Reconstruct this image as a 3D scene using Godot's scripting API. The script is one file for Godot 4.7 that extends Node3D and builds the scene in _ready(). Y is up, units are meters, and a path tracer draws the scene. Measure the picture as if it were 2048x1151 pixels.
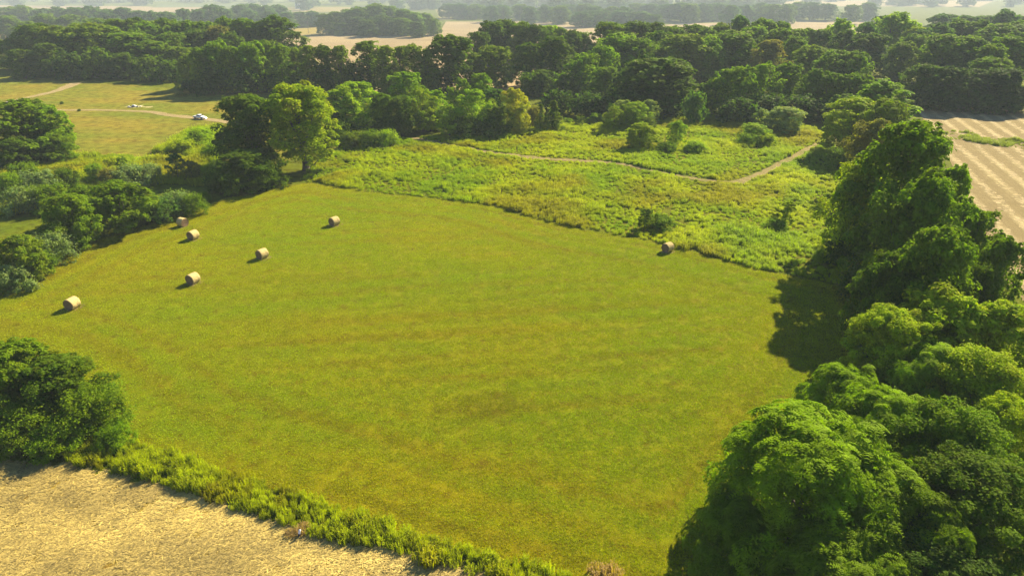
extends Node3D
# Aerial view over a mown hay field, a rough meadow, hedgerows and woods in hazy morning light.

const EYE := 46.0                # height of the camera above the flat ground, metres
const FOCAL := 1365.0            # focal length in survey pixels of the photograph (2048 wide)
const PITCH := 25.3
var rng := RandomNumberGenerator.new()
var broad := FastNoiseLite.new()
var fine := FastNoiseLite.new()
var names := {}
var leaf_mats := {}
var protos := {}
var leaf_sprays := []
var bark: StandardMaterial3D

# ---------------------------------------------------------------- survey and naming helpers
func spot(px: float, py: float, h := 0.0) -> Vector2:      # ground plan (x, z) of what the photo shows at px, py and height h
	var p := deg_to_rad(PITCH)
	var u := (px - 1024.0) / FOCAL
	var v := (py - 575.5) / FOCAL
	var t := (EYE - h) / (sin(p) + v * cos(p))
	return Vector2(u * t, -t * (cos(p) - v * sin(p)))

func reach(py: float, h := 0.0) -> float:                   # distance along the view axis
	var p := deg_to_rad(PITCH)
	return (EYE - h) / (sin(p) + (py - 575.5) / FOCAL * cos(p))

func plan(pts: Array) -> PackedVector2Array:
	var out := PackedVector2Array()
	for q in pts:
		out.append(spot(q[0], q[1]))
	return out

func numbered(called: String) -> String:
	var n: int = names.get(called, 0)
	names[called] = n + 1
	return called if n == 0 else "%s_%03d" % [called, n]

func tag(o: Node3D, label: String, category := "", group := "", kind := "") -> Node3D:
	if label: o.set_meta("label", label)
	if category: o.set_meta("category", category)
	if group: o.set_meta("group", group)
	if kind: o.set_meta("kind", kind)
	return o

func put(called: String, mesh: Mesh, m: Material, parent: Node3D = null) -> MeshInstance3D:
	var o := MeshInstance3D.new()
	o.mesh = mesh
	if m: o.material_override = m
	if parent:
		o.name = called
		parent.add_child(o, true)
	else:
		o.name = numbered(called)
		add_child(o, true)
	return o

func thing(called: String, label: String, category: String, at := Vector3.ZERO, group := "") -> Node3D:
	var o := Node3D.new()
	o.name = numbered(called)
	add_child(o, true)
	o.position = at
	tag(o, label, category, group)
	return o

func ordinal(n: int) -> String:
	var w := ["first", "second", "third", "fourth", "fifth", "sixth", "seventh", "eighth", "ninth", "tenth", "eleventh", "twelfth", "thirteenth", "fourteenth", "fifteenth", "sixteenth", "seventeenth", "eighteenth", "nineteenth", "twentieth"]
	if n <= 20: return w[n - 1]
	var tens := ["", "", "twenty", "thirty", "forty", "fifty"]
	if n % 10 == 0: return ["", "", "twentieth", "thirtieth", "fortieth", "fiftieth"][n / 10]
	return tens[n / 10] + "-" + w[n % 10 - 1]

func lin(r: float, g: float, b: float) -> Color:            # a real-world (linear) base colour
	return Color(r, g, b).linear_to_srgb()

# ---------------------------------------------------------------- materials
func noise_tex(size: int, freq: float, octaves: int, seed_: int, lo: Color, mid: Color, hi: Color, kind := FastNoiseLite.TYPE_SIMPLEX_SMOOTH) -> NoiseTexture2D:
	var n := FastNoiseLite.new()
	n.noise_type = kind
	n.seed = seed_
	n.frequency = freq
	n.fractal_octaves = octaves
	var t := NoiseTexture2D.new()
	t.width = size; t.height = size
	t.seamless = true
	t.noise = n
	var g := Gradient.new()
	g.offsets = PackedFloat32Array([0.15, 0.5, 0.85])
	g.colors = PackedColorArray([lo, mid, hi])
	t.color_ramp = g
	return t

func land_mat(base: Color, grain: Texture2D, blotch: Texture2D, height: Texture2D, relief: float) -> StandardMaterial3D:
	var m := StandardMaterial3D.new()
	m.albedo_color = base
	m.vertex_color_use_as_albedo = true
	m.albedo_texture = grain
	m.roughness = 0.95
	m.metallic_specular = 0.15
	if blotch:
		m.detail_enabled = true
		m.detail_albedo = blotch
		m.detail_blend_mode = BaseMaterial3D.BLEND_MODE_MUL
		m.detail_uv_layer = BaseMaterial3D.DETAIL_UV_2
	if height:
		m.heightmap_enabled = true
		m.heightmap_texture = height
		m.heightmap_scale = relief
	return m

func leaf_mat(tone: String) -> StandardMaterial3D:
	if leaf_mats.has(tone): return leaf_mats[tone]
	var c: Array = {
		"dark": [0.122, 0.205, 0.007], "mid": [0.185, 0.295, 0.007], "light": [0.360, 0.520, 0.010], "yellow": [0.370, 0.470, 0.005],
		"gold": [0.560, 0.560, 0.020], "olive": [0.215, 0.300, 0.012], "silver": [0.260, 0.360, 0.110], "brown": [0.270, 0.265, 0.045],
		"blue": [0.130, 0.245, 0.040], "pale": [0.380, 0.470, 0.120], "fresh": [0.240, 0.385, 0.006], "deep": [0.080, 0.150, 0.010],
	}[tone]
	var m := StandardMaterial3D.new()
	m.albedo_color = lin(c[0], c[1], c[2])
	m.vertex_color_use_as_albedo = true
	m.roughness = 0.65
	m.metallic_specular = 0.14
	m.backlight_enabled = true
	m.backlight = Color(0.95, 1.0, 0.35)
	m.cull_mode = BaseMaterial3D.CULL_DISABLED
	leaf_mats[tone] = m
	return m

# ---------------------------------------------------------------- mesh helpers
func arrays(v: PackedVector3Array, c: PackedColorArray, idx: PackedInt32Array) -> ArrayMesh:
	var a := []
	a.resize(Mesh.ARRAY_MAX)
	a[Mesh.ARRAY_VERTEX] = v
	a[Mesh.ARRAY_COLOR] = c
	a[Mesh.ARRAY_INDEX] = idx
	var m := ArrayMesh.new()
	m.add_surface_from_arrays(Mesh.PRIMITIVE_TRIANGLES, a)
	return m

func ball() -> Vector3:
	var y := rng.randf_range(-1.0, 1.0)
	var a := rng.randf() * TAU
	var r := sqrt(1.0 - y * y)
	return Vector3(r * cos(a), y, r * sin(a))

func tube(st: SurfaceTool, path: Array, radii: Array, sides := 7) -> void:
	var rings := []
	for i in path.size():
		var d: Vector3 = (path[mini(i + 1, path.size() - 1)] - path[maxi(i - 1, 0)]).normalized()
		var x := d.cross(Vector3(0.31, 0.2, 0.93)).normalized()
		var y := d.cross(x)
		var ring := []
		for k in sides:
			var a := TAU * k / sides
			ring.append(path[i] + (x * cos(a) + y * sin(a)) * radii[i])
		rings.append(ring)
	for i in path.size() - 1:
		for k in sides:
			var k2 := (k + 1) % sides
			for p in [rings[i][k], rings[i + 1][k], rings[i + 1][k2], rings[i][k], rings[i + 1][k2], rings[i][k2]]:
				st.add_vertex(p)

func st_new() -> SurfaceTool:
	var st := SurfaceTool.new()
	st.begin(Mesh.PRIMITIVE_TRIANGLES)
	return st

func done(st: SurfaceTool) -> ArrayMesh:
	st.index()
	st.generate_normals()
	return st.commit()

func box(st: SurfaceTool, at: Vector3, size: Vector3) -> void:
	var b := BoxMesh.new()
	b.size = size
	st.append_from(b, 0, Transform3D(Basis(), at))

# ---------------------------------------------------------------- ground sheets
func sheet(called: String, poly: PackedVector2Array, y: float, cell: float, tile: float, blotch: float, m: Material, tint: Callable, swell := 0.0) -> MeshInstance3D:
	var lo := poly[0]
	var hi := poly[0]
	for p in poly:
		lo = Vector2(minf(lo.x, p.x), minf(lo.y, p.y))
		hi = Vector2(maxf(hi.x, p.x), maxf(hi.y, p.y))
	var nx := int(ceil((hi.x - lo.x) / cell))
	var nz := int(ceil((hi.y - lo.y) / cell))
	var inside := PackedByteArray()
	inside.resize((nx + 1) * (nz + 1))
	for j in nz + 1:
		for i in nx + 1:
			inside[j * (nx + 1) + i] = 1 if Geometry2D.is_point_in_polygon(lo + Vector2(i, j) * cell, poly) else 0
	var v := PackedVector3Array()
	var c := PackedColorArray()
	var uv := PackedVector2Array()
	var uv2 := PackedVector2Array()
	var nrm := PackedVector3Array()
	var idx := PackedInt32Array()
	var at := {}
	for j in nz:
		for i in nx:
			var k := [j * (nx + 1) + i, j * (nx + 1) + i + 1, (j + 1) * (nx + 1) + i + 1, (j + 1) * (nx + 1) + i]
			var n: int = inside[k[0]] + inside[k[1]] + inside[k[2]] + inside[k[3]]
			var corners := [lo + Vector2(i, j) * cell, lo + Vector2(i + 1, j) * cell, lo + Vector2(i + 1, j + 1) * cell, lo + Vector2(i, j + 1) * cell]
			var ids := PackedInt32Array()
			if n == 4:
				for q in 4:
					if not at.has(k[q]):
						at[k[q]] = v.size()
						var p: Vector2 = corners[q]
						v.append(Vector3(p.x, y + swell * (0.5 + 0.5 * broad.get_noise_2d(p.x * 2.2, p.y * 2.2)), p.y)); c.append(tint.call(p)); uv.append(p / tile); uv2.append(p / blotch); nrm.append(Vector3.UP)
					ids.append(at[k[q]])
				idx.append_array([ids[0], ids[1], ids[2], ids[0], ids[2], ids[3]])
			else:
				for piece in Geometry2D.intersect_polygons(PackedVector2Array(corners), poly):
					if piece.size() < 3: continue
					var tri := Geometry2D.triangulate_polygon(piece)
					var first := v.size()
					for p in piece:
						v.append(Vector3(p.x, y + swell * (0.5 + 0.5 * broad.get_noise_2d(p.x * 2.2, p.y * 2.2)), p.y)); c.append(tint.call(p)); uv.append(p / tile); uv2.append(p / blotch); nrm.append(Vector3.UP)
					for q in range(0, tri.size(), 3):
						var a := piece[tri[q]]; var b := piece[tri[q + 1]]; var d := piece[tri[q + 2]]
						if (b - a).cross(d - a) > 0.0:
							idx.append_array([first + tri[q], first + tri[q + 1], first + tri[q + 2]])
						else:
							idx.append_array([first + tri[q], first + tri[q + 2], first + tri[q + 1]])
	var a := []
	a.resize(Mesh.ARRAY_MAX)
	a[Mesh.ARRAY_VERTEX] = v; a[Mesh.ARRAY_COLOR] = c; a[Mesh.ARRAY_TEX_UV] = uv; a[Mesh.ARRAY_TEX_UV2] = uv2; a[Mesh.ARRAY_INDEX] = idx
	if swell == 0.0:
		a[Mesh.ARRAY_NORMAL] = nrm
	var me := ArrayMesh.new()
	me.add_surface_from_arrays(Mesh.PRIMITIVE_TRIANGLES, a)
	if swell != 0.0:
		var s := SurfaceTool.new()
		s.create_from(me, 0)
		s.generate_normals()
		me = s.commit()
	var o := put(called, me, m)
	o.set_meta("kind", "structure")
	return o

func ribbon(pts: Array, widths: Array) -> PackedVector2Array:      # outline of a track with uneven edges
	var mid := []
	for i in pts.size() - 1:
		for s in 8:
			var t := s / 8.0
			var p0 := spot(pts[maxi(i - 1, 0)][0], pts[maxi(i - 1, 0)][1]); var p1 := spot(pts[i][0], pts[i][1])
			var p2 := spot(pts[i + 1][0], pts[i + 1][1]); var p3 := spot(pts[mini(i + 2, pts.size() - 1)][0], pts[mini(i + 2, pts.size() - 1)][1])
			mid.append([p1.cubic_interpolate(p2, p0, p3, t), lerpf(widths[i], widths[i + 1], t)])
	mid.append([spot(pts[-1][0], pts[-1][1]), widths[-1]])
	var left := PackedVector2Array()
	var right := PackedVector2Array()
	for i in mid.size():
		var d: Vector2 = (mid[mini(i + 1, mid.size() - 1)][0] - mid[maxi(i - 1, 0)][0]).normalized().orthogonal()
		var w: float = mid[i][1] * 0.5
		left.append(mid[i][0] + d * w * rng.randf_range(0.75, 1.25))
		right.append(mid[i][0] - d * w * rng.randf_range(0.75, 1.25))
	right.reverse()
	left.append_array(right)
	return left

# ---------------------------------------------------------------- plants
# One crown: leaf-sized folded faces spread over many lobes; how = shape settings
func crown(how: Dictionary) -> Array:
	var h: float = how.h
	var r: float = how.r
	var base: float = how.base * h
	var lobes := []
	var n: int = how.lobes
	var spin := rng.randf() * TAU
	for i in n:
		var yy := clampf(pow((i + 0.5) / n, how.get("rise", 0.85)) + rng.randf_range(-0.06, 0.06), 0.02, 0.98)
		var prof := 1.0
		match how.shape:
			"round": prof = pow(maxf(0.0, 1.0 - pow(absf(yy - 0.38) / 0.64, 2.0)), 0.72) * 1.05
			"dome": prof = sqrt(maxf(0.0, 1.0 - pow(yy, 2.3)))
			"cone": prof = 1.02 - yy
			"tall": prof = pow(maxf(0.0, 1.0 - pow(absf(yy - 0.45) / 0.6, 2.0)), 0.7) * 0.9
		var a := spin + i * 2.39996 + rng.randf_range(-0.5, 0.5)
		var lr: float = r * how.lobe * rng.randf_range(0.65, 1.35) * (1.0 if how.shape != "cone" else lerpf(1.2, 0.5, yy))
		var reach_: float = maxf(0.0, r * prof - lr * 0.75) * rng.randf_range(0.62, 1.14)
		var cy := base + (h - base) * yy
		cy = clampf(cy, lr * 0.5 + base * 0.5, h - lr * 1.12)
		lobes.append([Vector3(cos(a) * reach_, cy, sin(a) * reach_), lr, rng.randf_range(0.82, 1.18), rng.randf_range(-0.12, 0.12)])
	var mid := Vector3(0, base + (h - base) * 0.42, 0)
	var weights := PackedFloat32Array()
	var total := 0.0
	for l in lobes:
		total += l[1] * l[1]
		weights.append(total)
	var v := PackedVector3Array()
	var c := PackedColorArray()
	var idx := PackedInt32Array()
	var s0: float = how.leaf
	var tall: float = how.get("stretch", 1.0)
	var droop: float = how.get("droop", 0.3)
	var made := 0
	var tries := 0
	var wob := FastNoiseLite.new()
	wob.seed = how.seed
	wob.frequency = how.get("wob", 0.55)
	var clumps := []                       # leaf clumps over each lobe
	for l in lobes:
		var out: Vector3 = (l[0] - mid).normalized()
		var mine := []
		for k in int(how.get("clumps", 8)):
			var d := (ball() + out * 0.6 + Vector3(0, 0.4, 0)).normalized()
			var cr: float = l[1] * rng.randf_range(0.26, 0.50)
			var rad: float = l[1] * rng.randf_range(0.62, 1.05) * (1.0 + 0.35 * wob.get_noise_3dv(l[0] * 3.0 + d * 3.0))
			mine.append([l[0] + Vector3(d.x, d.y * tall, d.z) * rad, cr, d, l[2] * rng.randf_range(0.8, 1.2), l[3] + rng.randf_range(-0.06, 0.06)])
		clumps.append(mine)
	var sprays := []
	while made < how.leaves and tries < how.leaves * 3:
		tries += 1
		var pick := mini(weights.bsearch(rng.randf() * total), n - 1)
		var l: Array = lobes[pick]
		var q: Array = clumps[pick][rng.randi() % clumps[pick].size()]
		var d: Vector3 = (ball() + q[2] * 0.5 + Vector3(0, 0.25, 0)).normalized()
		var rad: float = q[1] * (0.45 + 0.6 * sqrt(rng.randf()))
		if rng.randf() < 0.04: rad *= 1.45
		var p: Vector3 = q[0] + Vector3(d.x, d.y * 0.8, d.z) * rad
		var core: bool = rng.randf() < how.get("core", 0.2)
		if core:
			p = l[0].lerp(Vector3(0, lerpf(base, l[0].y, rng.randf()), 0), rng.randf() * 0.8) + ball() * l[1] * 0.6
		if how.has("shoots") and not core and rng.randf() < 0.16:
			p.y += h * how.shoots * pow(rng.randf(), 1.6)
			p += (p - l[0]) * Vector3(0.35, 0.0, 0.35)
		if p.y < how.get("floor", 0.2) or p.y > h * 1.14: continue
		var hidden := false
		for z in (0 if core else 3):
			var o: Array = lobes[rng.randi() % n]
			if o != l and p.distance_squared_to(o[0]) < o[1] * o[1] * 0.3:
				hidden = true
				break
		if hidden: continue
		made += 1
		if not core and sprays.size() < how.get("sprays", 0) and made % 11 == 0:
			sprays.append([q[0] + (d + Vector3(0, 0.3, 0)).normalized() * q[1] * 1.1, (d * 0.5 + q[2] * 0.5 + Vector3(0, 0.5, 0)).normalized(), q[3]])
		var nn := (d * 0.6 + Vector3(0, 0.55, 0) + ball() * 0.45).normalized()
		var t := nn.cross(ball()).normalized()
		t = (t + d * 0.35 - Vector3(0, droop, 0)).normalized()
		var b := nn.cross(t).normalized()
		var s := s0 * rng.randf_range(0.6, 1.35)
		var k := v.size()
		var lift := nn * s * 0.14
		v.append(p - t * s * 0.5); v.append(p + b * s * 0.36 + lift); v.append(p + t * s * 0.55); v.append(p - b * s * 0.36 + lift)
		var g: float = q[3] * rng.randf_range(0.6, 1.3) * 0.93 * how.get("plain", 1.0)
		var warm: float = q[4] + rng.randf_range(-0.1, 0.1)
		var col := Color(clampf(g * (1.0 + warm), 0, 1), clampf(g, 0, 1), clampf(g * (1.0 - warm), 0, 1))
		for z in 4: c.append(col)
		idx.append_array([k, k + 1, k + 2, k, k + 2, k + 3])
	for i in sprays.size():
		if i % 5 == 0: continue              # every fifth is set on the tree as a part of its own
		var w: Array = sprays[i]
		spray_into(v, c, idx, Transform3D(facing(w[1]), w[0]), w[2] * 0.8)
	how.outer = sprays
	return [arrays(v, c, idx), lobes]

func facing(up: Vector3) -> Basis:
	var x := up.cross(ball()).normalized()
	return Basis(x, up, x.cross(up))

# a rosette of compound leaves: leaflets in pairs along drooping ribs
func spray_into(v: PackedVector3Array, c: PackedColorArray, idx: PackedInt32Array, at: Transform3D, tone: float) -> void:
	var ribs := rng.randi_range(6, 9)
	for i in ribs:
		var a := TAU * (i + rng.randf_range(-0.3, 0.3)) / ribs
		var dir := Vector3(cos(a), 0, sin(a))
		var side := Vector3(-sin(a), 0, cos(a))
		var long := rng.randf_range(0.75, 1.2)
		var rise := rng.randf_range(0.25, 0.8)
		var g := clampf(tone * rng.randf_range(0.85, 1.2), 0.0, 1.0)
		var col := Color(g, g, g * 0.9)
		var k := v.size()
		v.append(at * Vector3.ZERO); v.append(at * (dir * long * 0.4 + side * 0.03 + Vector3(0, long * (rise * 0.4 - 0.128), 0))); v.append(at * (dir * long + Vector3(0, long * (rise - 0.8), 0)))
		for z in 3: c.append(col)
		idx.append_array([k, k + 1, k + 2])
		k += 3
		for j in 5:
			var f := (j + 1.0) / 5.0
			var p := dir * long * f + Vector3(0, long * (rise * f - 0.8 * f * f), 0)
			var w := long * 0.26 * (1.0 - 0.6 * absf(f - 0.45))
			for sgn in [-1.0, 1.0]:
				var tip: Vector3 = p + side * w * sgn + dir * w * 0.5 + Vector3(0, -w * 0.2, 0)
				v.append(at * (p - dir * 0.075)); v.append(at * (p + dir * 0.09)); v.append(at * tip)
				for z in 3: c.append(col)
				idx.append_array([k, k + 1, k + 2])
				k += 3

func trunk(how: Dictionary, lobes: Array) -> ArrayMesh:
	var st := st_new()
	var h: float = how.h
	var w: float = how.get("girth", h * 0.018)
	var lean := Vector3(rng.randf_range(-0.04, 0.04), 0, rng.randf_range(-0.04, 0.04)) * h
	var path := [Vector3(0, -0.3, 0), Vector3(0, h * 0.08, 0), lean * 0.5 + Vector3(0, h * 0.3, 0), lean + Vector3(0, h * 0.55, 0), lean * 1.2 + Vector3(0, h * 0.82, 0)]
	tube(st, path, [w * 1.5, w, w * 0.85, w * 0.5, w * 0.12])
	var step := maxi(1, lobes.size() / 12)
	for i in range(0, lobes.size(), step):
		var l: Array = lobes[i]
		var from: float = clampf(l[0].y * rng.randf_range(0.45, 0.62), h * 0.12, h * 0.6)
		var a := Vector3(lean.x, 0, lean.z) * (from / h) + Vector3(0, from, 0)
		var m: Vector3 = a.lerp(l[0], 0.55) + Vector3(0, -0.04 * h, 0) + ball() * 0.03 * h
		tube(st, [a, m, l[0], l[0] + (l[0] - m) * 0.4], [w * 0.42, w * 0.26, w * 0.12, w * 0.04], 5)
	return done(st)

func proto(key: String) -> Dictionary:
	if protos.has(key): return protos[key]
	var part := key.split(" ")
	var kind := part[0]
	var lod := part[1]
	var variant := int(part[2])
	var sh := {"far": 0, "mid": 1, "near": 2}
	var q: int = sh[lod]
	var how := {}
	match kind:
		"broad": how = {"h": 16.0, "r": 6.5, "base": [0.08, 0.05, 0.1, 0.06, 0.08, 0.05, 0.1][variant % 7], "lobes": [36, 30, 46, 40, 26, 34, 50][variant % 7], "lobe": [0.36, 0.42, 0.30, 0.34, 0.44, 0.38, 0.28][variant % 7], "shape": ["round", "tall", "round", "dome", "round", "tall", "round"][variant % 7], "wob": [0.55, 0.9, 0.7, 0.4, 0.9, 0.6, 1.1][variant % 7], "stretch": [1.0, 1.2, 0.8, 0.95, 1.1, 0.9, 1.0][variant % 7], "leaves": [9000, 24000, 52000][q], "leaf": [0.78, 0.46, 0.29][q]}
		"tall": how = {"h": 20.0, "r": 5.5, "base": 0.07, "lobes": 38, "lobe": 0.42, "shape": "tall", "rise": 1.15, "leaves": [8500, 24000, 46000][q], "leaf": [0.74, 0.44, 0.27][q]}
		"lofty": how = {"h": 20.0, "r": 6.0, "base": 0.15, "lobes": 40, "lobe": 0.36, "shape": "round", "floor": 2.6, "stretch": 1.2, "girth": 0.55, "leaves": [8500, 26000, 46000][q], "leaf": [0.74, 0.44, 0.27][q]}
		"feathery": how = {"h": 14.0, "r": 5.5, "base": 0.1, "lobes": 26, "lobe": 0.33, "shape": "round", "stretch": 1.45, "droop": 0.1, "leaves": [8000, 24000, 40000][q], "leaf": [0.6, 0.33, 0.22][q], "wob": 0.3}
		"shrub": how = {"h": 4.0, "r": 3.0, "base": 0.05, "lobes": 15, "lobe": 0.42, "shape": "dome", "floor": 0.0, "shoots": 0.3, "leaves": [2400, 8500, 20000][q], "leaf": [0.5, 0.27, 0.17][q], "wob": 0.9}
		"pointed": how = {"h": 9.0, "r": 2.8, "base": 0.03, "lobes": 26, "lobe": 0.3, "shape": "cone", "leaves": [2500, 8000, 14000][q], "leaf": [0.5, 0.28, 0.16][q]}
		"young": how = {"h": 5.0, "r": 2.0, "base": 0.18, "lobes": 13, "lobe": 0.33, "shape": "round", "leaves": [1800, 5200, 9000][q], "leaf": [0.45, 0.25, 0.16][q], "girth": 0.06, "wob": 0.9, "core": 0.1}
		"frond": how = {"h": 13.0, "r": 7.0, "base": 0.06, "lobes": 44, "lobe": 0.32, "shape": "round", "leaves": [6000, 16000, 20000][q], "leaf": [0.7, 0.42, 0.26][q], "sprays": [0, 0, 720][q], "plain": 0.8}
	how.seed = 100 + variant * 7 + kind.length() * 31
	var cr := crown(how)
	how.crown = cr[0]
	how.lobes_at = cr[1]
	how.trunk = trunk(how, cr[1])
	protos[key] = how
	return how

func plant(kind: String, tone: String, at: Vector2, h: float, r: float, label: String, group := "", turn := -1.0, lod := "") -> Node3D:
	var dist := Vector3(at.x, -EYE, at.y).length()
	if lod == "": lod = "near" if dist < 92.0 else "mid" if dist < 225.0 else "far"
	var many: int = {"broad": 7, "tall": 3, "lofty": 1, "feathery": 3, "shrub": 4, "pointed": 2, "young": 3, "frond": 2}[kind]
	var how := proto("%s %s %d" % [kind, lod, rng.randi() % (many if lod != "near" else mini(many, 3))])
	var called: String = {"broad": "broadleaf_tree", "tall": "tall_tree", "lofty": "tall_tree", "feathery": "feathery_tree", "shrub": "shrub", "pointed": "pointed_tree", "young": "young_tree", "frond": "compound_leaf_tree"}[kind]
	var category: String = "shrub" if kind == "shrub" else "tree"
	var o := thing(called, label, category, Vector3(at.x, 0, at.y), group)
	o.rotation.y = rng.randf() * TAU if turn < 0.0 else turn
	o.scale = Vector3(r / how.r, h / how.h, r / how.r)
	var cr := put("foliage" if kind == "shrub" else "crown", how.crown, leaf_mat(tone), o)
	cr.set_meta("kind", "stuff")
	put("stem" if kind == "shrub" else "trunk", how.trunk, bark, o)
	if kind == "frond" and lod == "near":
		if leaf_sprays.is_empty():
			for k in 6:
				var v := PackedVector3Array(); var c := PackedColorArray(); var idx := PackedInt32Array()
				spray_into(v, c, idx, Transform3D(), 0.8)
				leaf_sprays.append(arrays(v, c, idx))
		for i in range(0, how.outer.size(), 5):
			var w: Array = how.outer[i]
			var sp := put("leaf_spray", leaf_sprays[(i / 5) % 6], leaf_mat(tone), o)
			sp.transform = Transform3D(facing(w[1]), w[0])
	return o

# rows: [px of the crown's top, py of it, height in metres, crown width in photo pixels, kind, tone, label or ""]
func grow(rows: Array, zone: String, group: String) -> void:
	var what := {"broad": "broad-crowned tree", "tall": "tall tree", "lofty": "tall tree", "feathery": "feathery tree", "shrub": "shrub", "pointed": "pointed tree", "young": "young tree", "frond": "tree with compound leaves"}
	var look := {"dark": "dark green", "mid": "mid-green", "light": "light green", "yellow": "yellow-green", "gold": "golden-topped", "olive": "olive", "silver": "silvery", "brown": "brownish", "blue": "blue-green", "pale": "pale green", "fresh": "fresh green", "deep": "very dark"}
	rows.sort_custom(func(a, b): return a[0] < b[0])
	var n := 0
	for q in rows:
		n += 1
		var label: String = q[6] if q.size() > 6 else "%s %s, %s from left in %s" % [look[q[5]], what[q[4]], ordinal(n), zone]
		var at := spot(q[0], q[1], q[2])
		var r: float = q[3] * 0.5 * reach(q[1], q[2] * 0.7) / FOCAL
		plant(q[4], q[5], at, q[2], r, label, group)

func _ready() -> void:
	rng.seed = 4711
	broad.seed = 5; broad.frequency = 0.02; broad.fractal_octaves = 4
	fine.seed = 9; fine.frequency = 0.22; fine.fractal_octaves = 3
	light_and_camera()
	setting()
	woods()
	hedges()
	meadow_plants()
	objects()

# ---------------------------------------------------------------- camera, sky, sun, exposure
func light_and_camera() -> void:
	var cam := Camera3D.new()
	cam.name = "camera"
	add_child(cam)
	cam.position = Vector3(0, EYE, 0)
	cam.rotation_degrees.x = -PITCH
	cam.fov = rad_to_deg(2.0 * atan(575.5 / FOCAL))
	cam.near = 0.5
	cam.far = 6000.0
	cam.current = true
	var e := Environment.new()
	e.background_mode = Environment.BG_SKY
	var sky := ProceduralSkyMaterial.new()
	sky.sky_top_color = Color(0.36, 0.52, 0.78)
	sky.sky_horizon_color = Color(0.80, 0.85, 0.88)
	sky.sky_curve = 0.2
	sky.ground_horizon_color = Color(0.62, 0.66, 0.66)
	sky.ground_bottom_color = Color(0.2, 0.24, 0.16)
	e.sky = Sky.new()
	e.sky.sky_material = sky
	e.background_energy_multiplier = 0.34
	e.tonemap_mode = Environment.TONE_MAPPER_LINEAR
	e.tonemap_exposure = 3.4
	e.fog_enabled = true
	e.fog_density = 0.00018
	e.fog_light_color = Color(0.88, 0.95, 1.0)
	e.volumetric_fog_enabled = true
	e.volumetric_fog_density = 0.0
	e.sdfgi_enabled = true
	e.ssao_enabled = true
	e.ssil_enabled = true
	var w := WorldEnvironment.new()
	w.name = "environment"
	w.environment = e
	add_child(w)
	var far_air := FogVolume.new()          # the thicker morning haze that lies over the far fields
	far_air.name = "far_haze"
	far_air.size = Vector3(3200, 70, 1500)
	far_air.position = Vector3(0, 34, -1160)
	var fm := FogMaterial.new()
	fm.density = 0.00072
	fm.albedo = Color(0.88, 0.95, 1.0)
	far_air.material = fm
	add_child(far_air)
	tag(far_air, "pale morning haze lying over the far fields and woods", "haze", "", "stuff")
	var sun := DirectionalLight3D.new()
	sun.name = "sun"
	sun.light_color = Color(1.0, 0.93, 0.78)
	sun.light_energy = 1.6
	sun.light_angular_distance = 0.5
	sun.shadow_enabled = true
	add_child(sun)
	var az := deg_to_rad(41.0)
	var el := deg_to_rad(35.0)
	sun.look_at_from_position(Vector3(sin(az) * cos(el), sin(el), -cos(az) * cos(el)) * 100.0, Vector3.ZERO)

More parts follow.
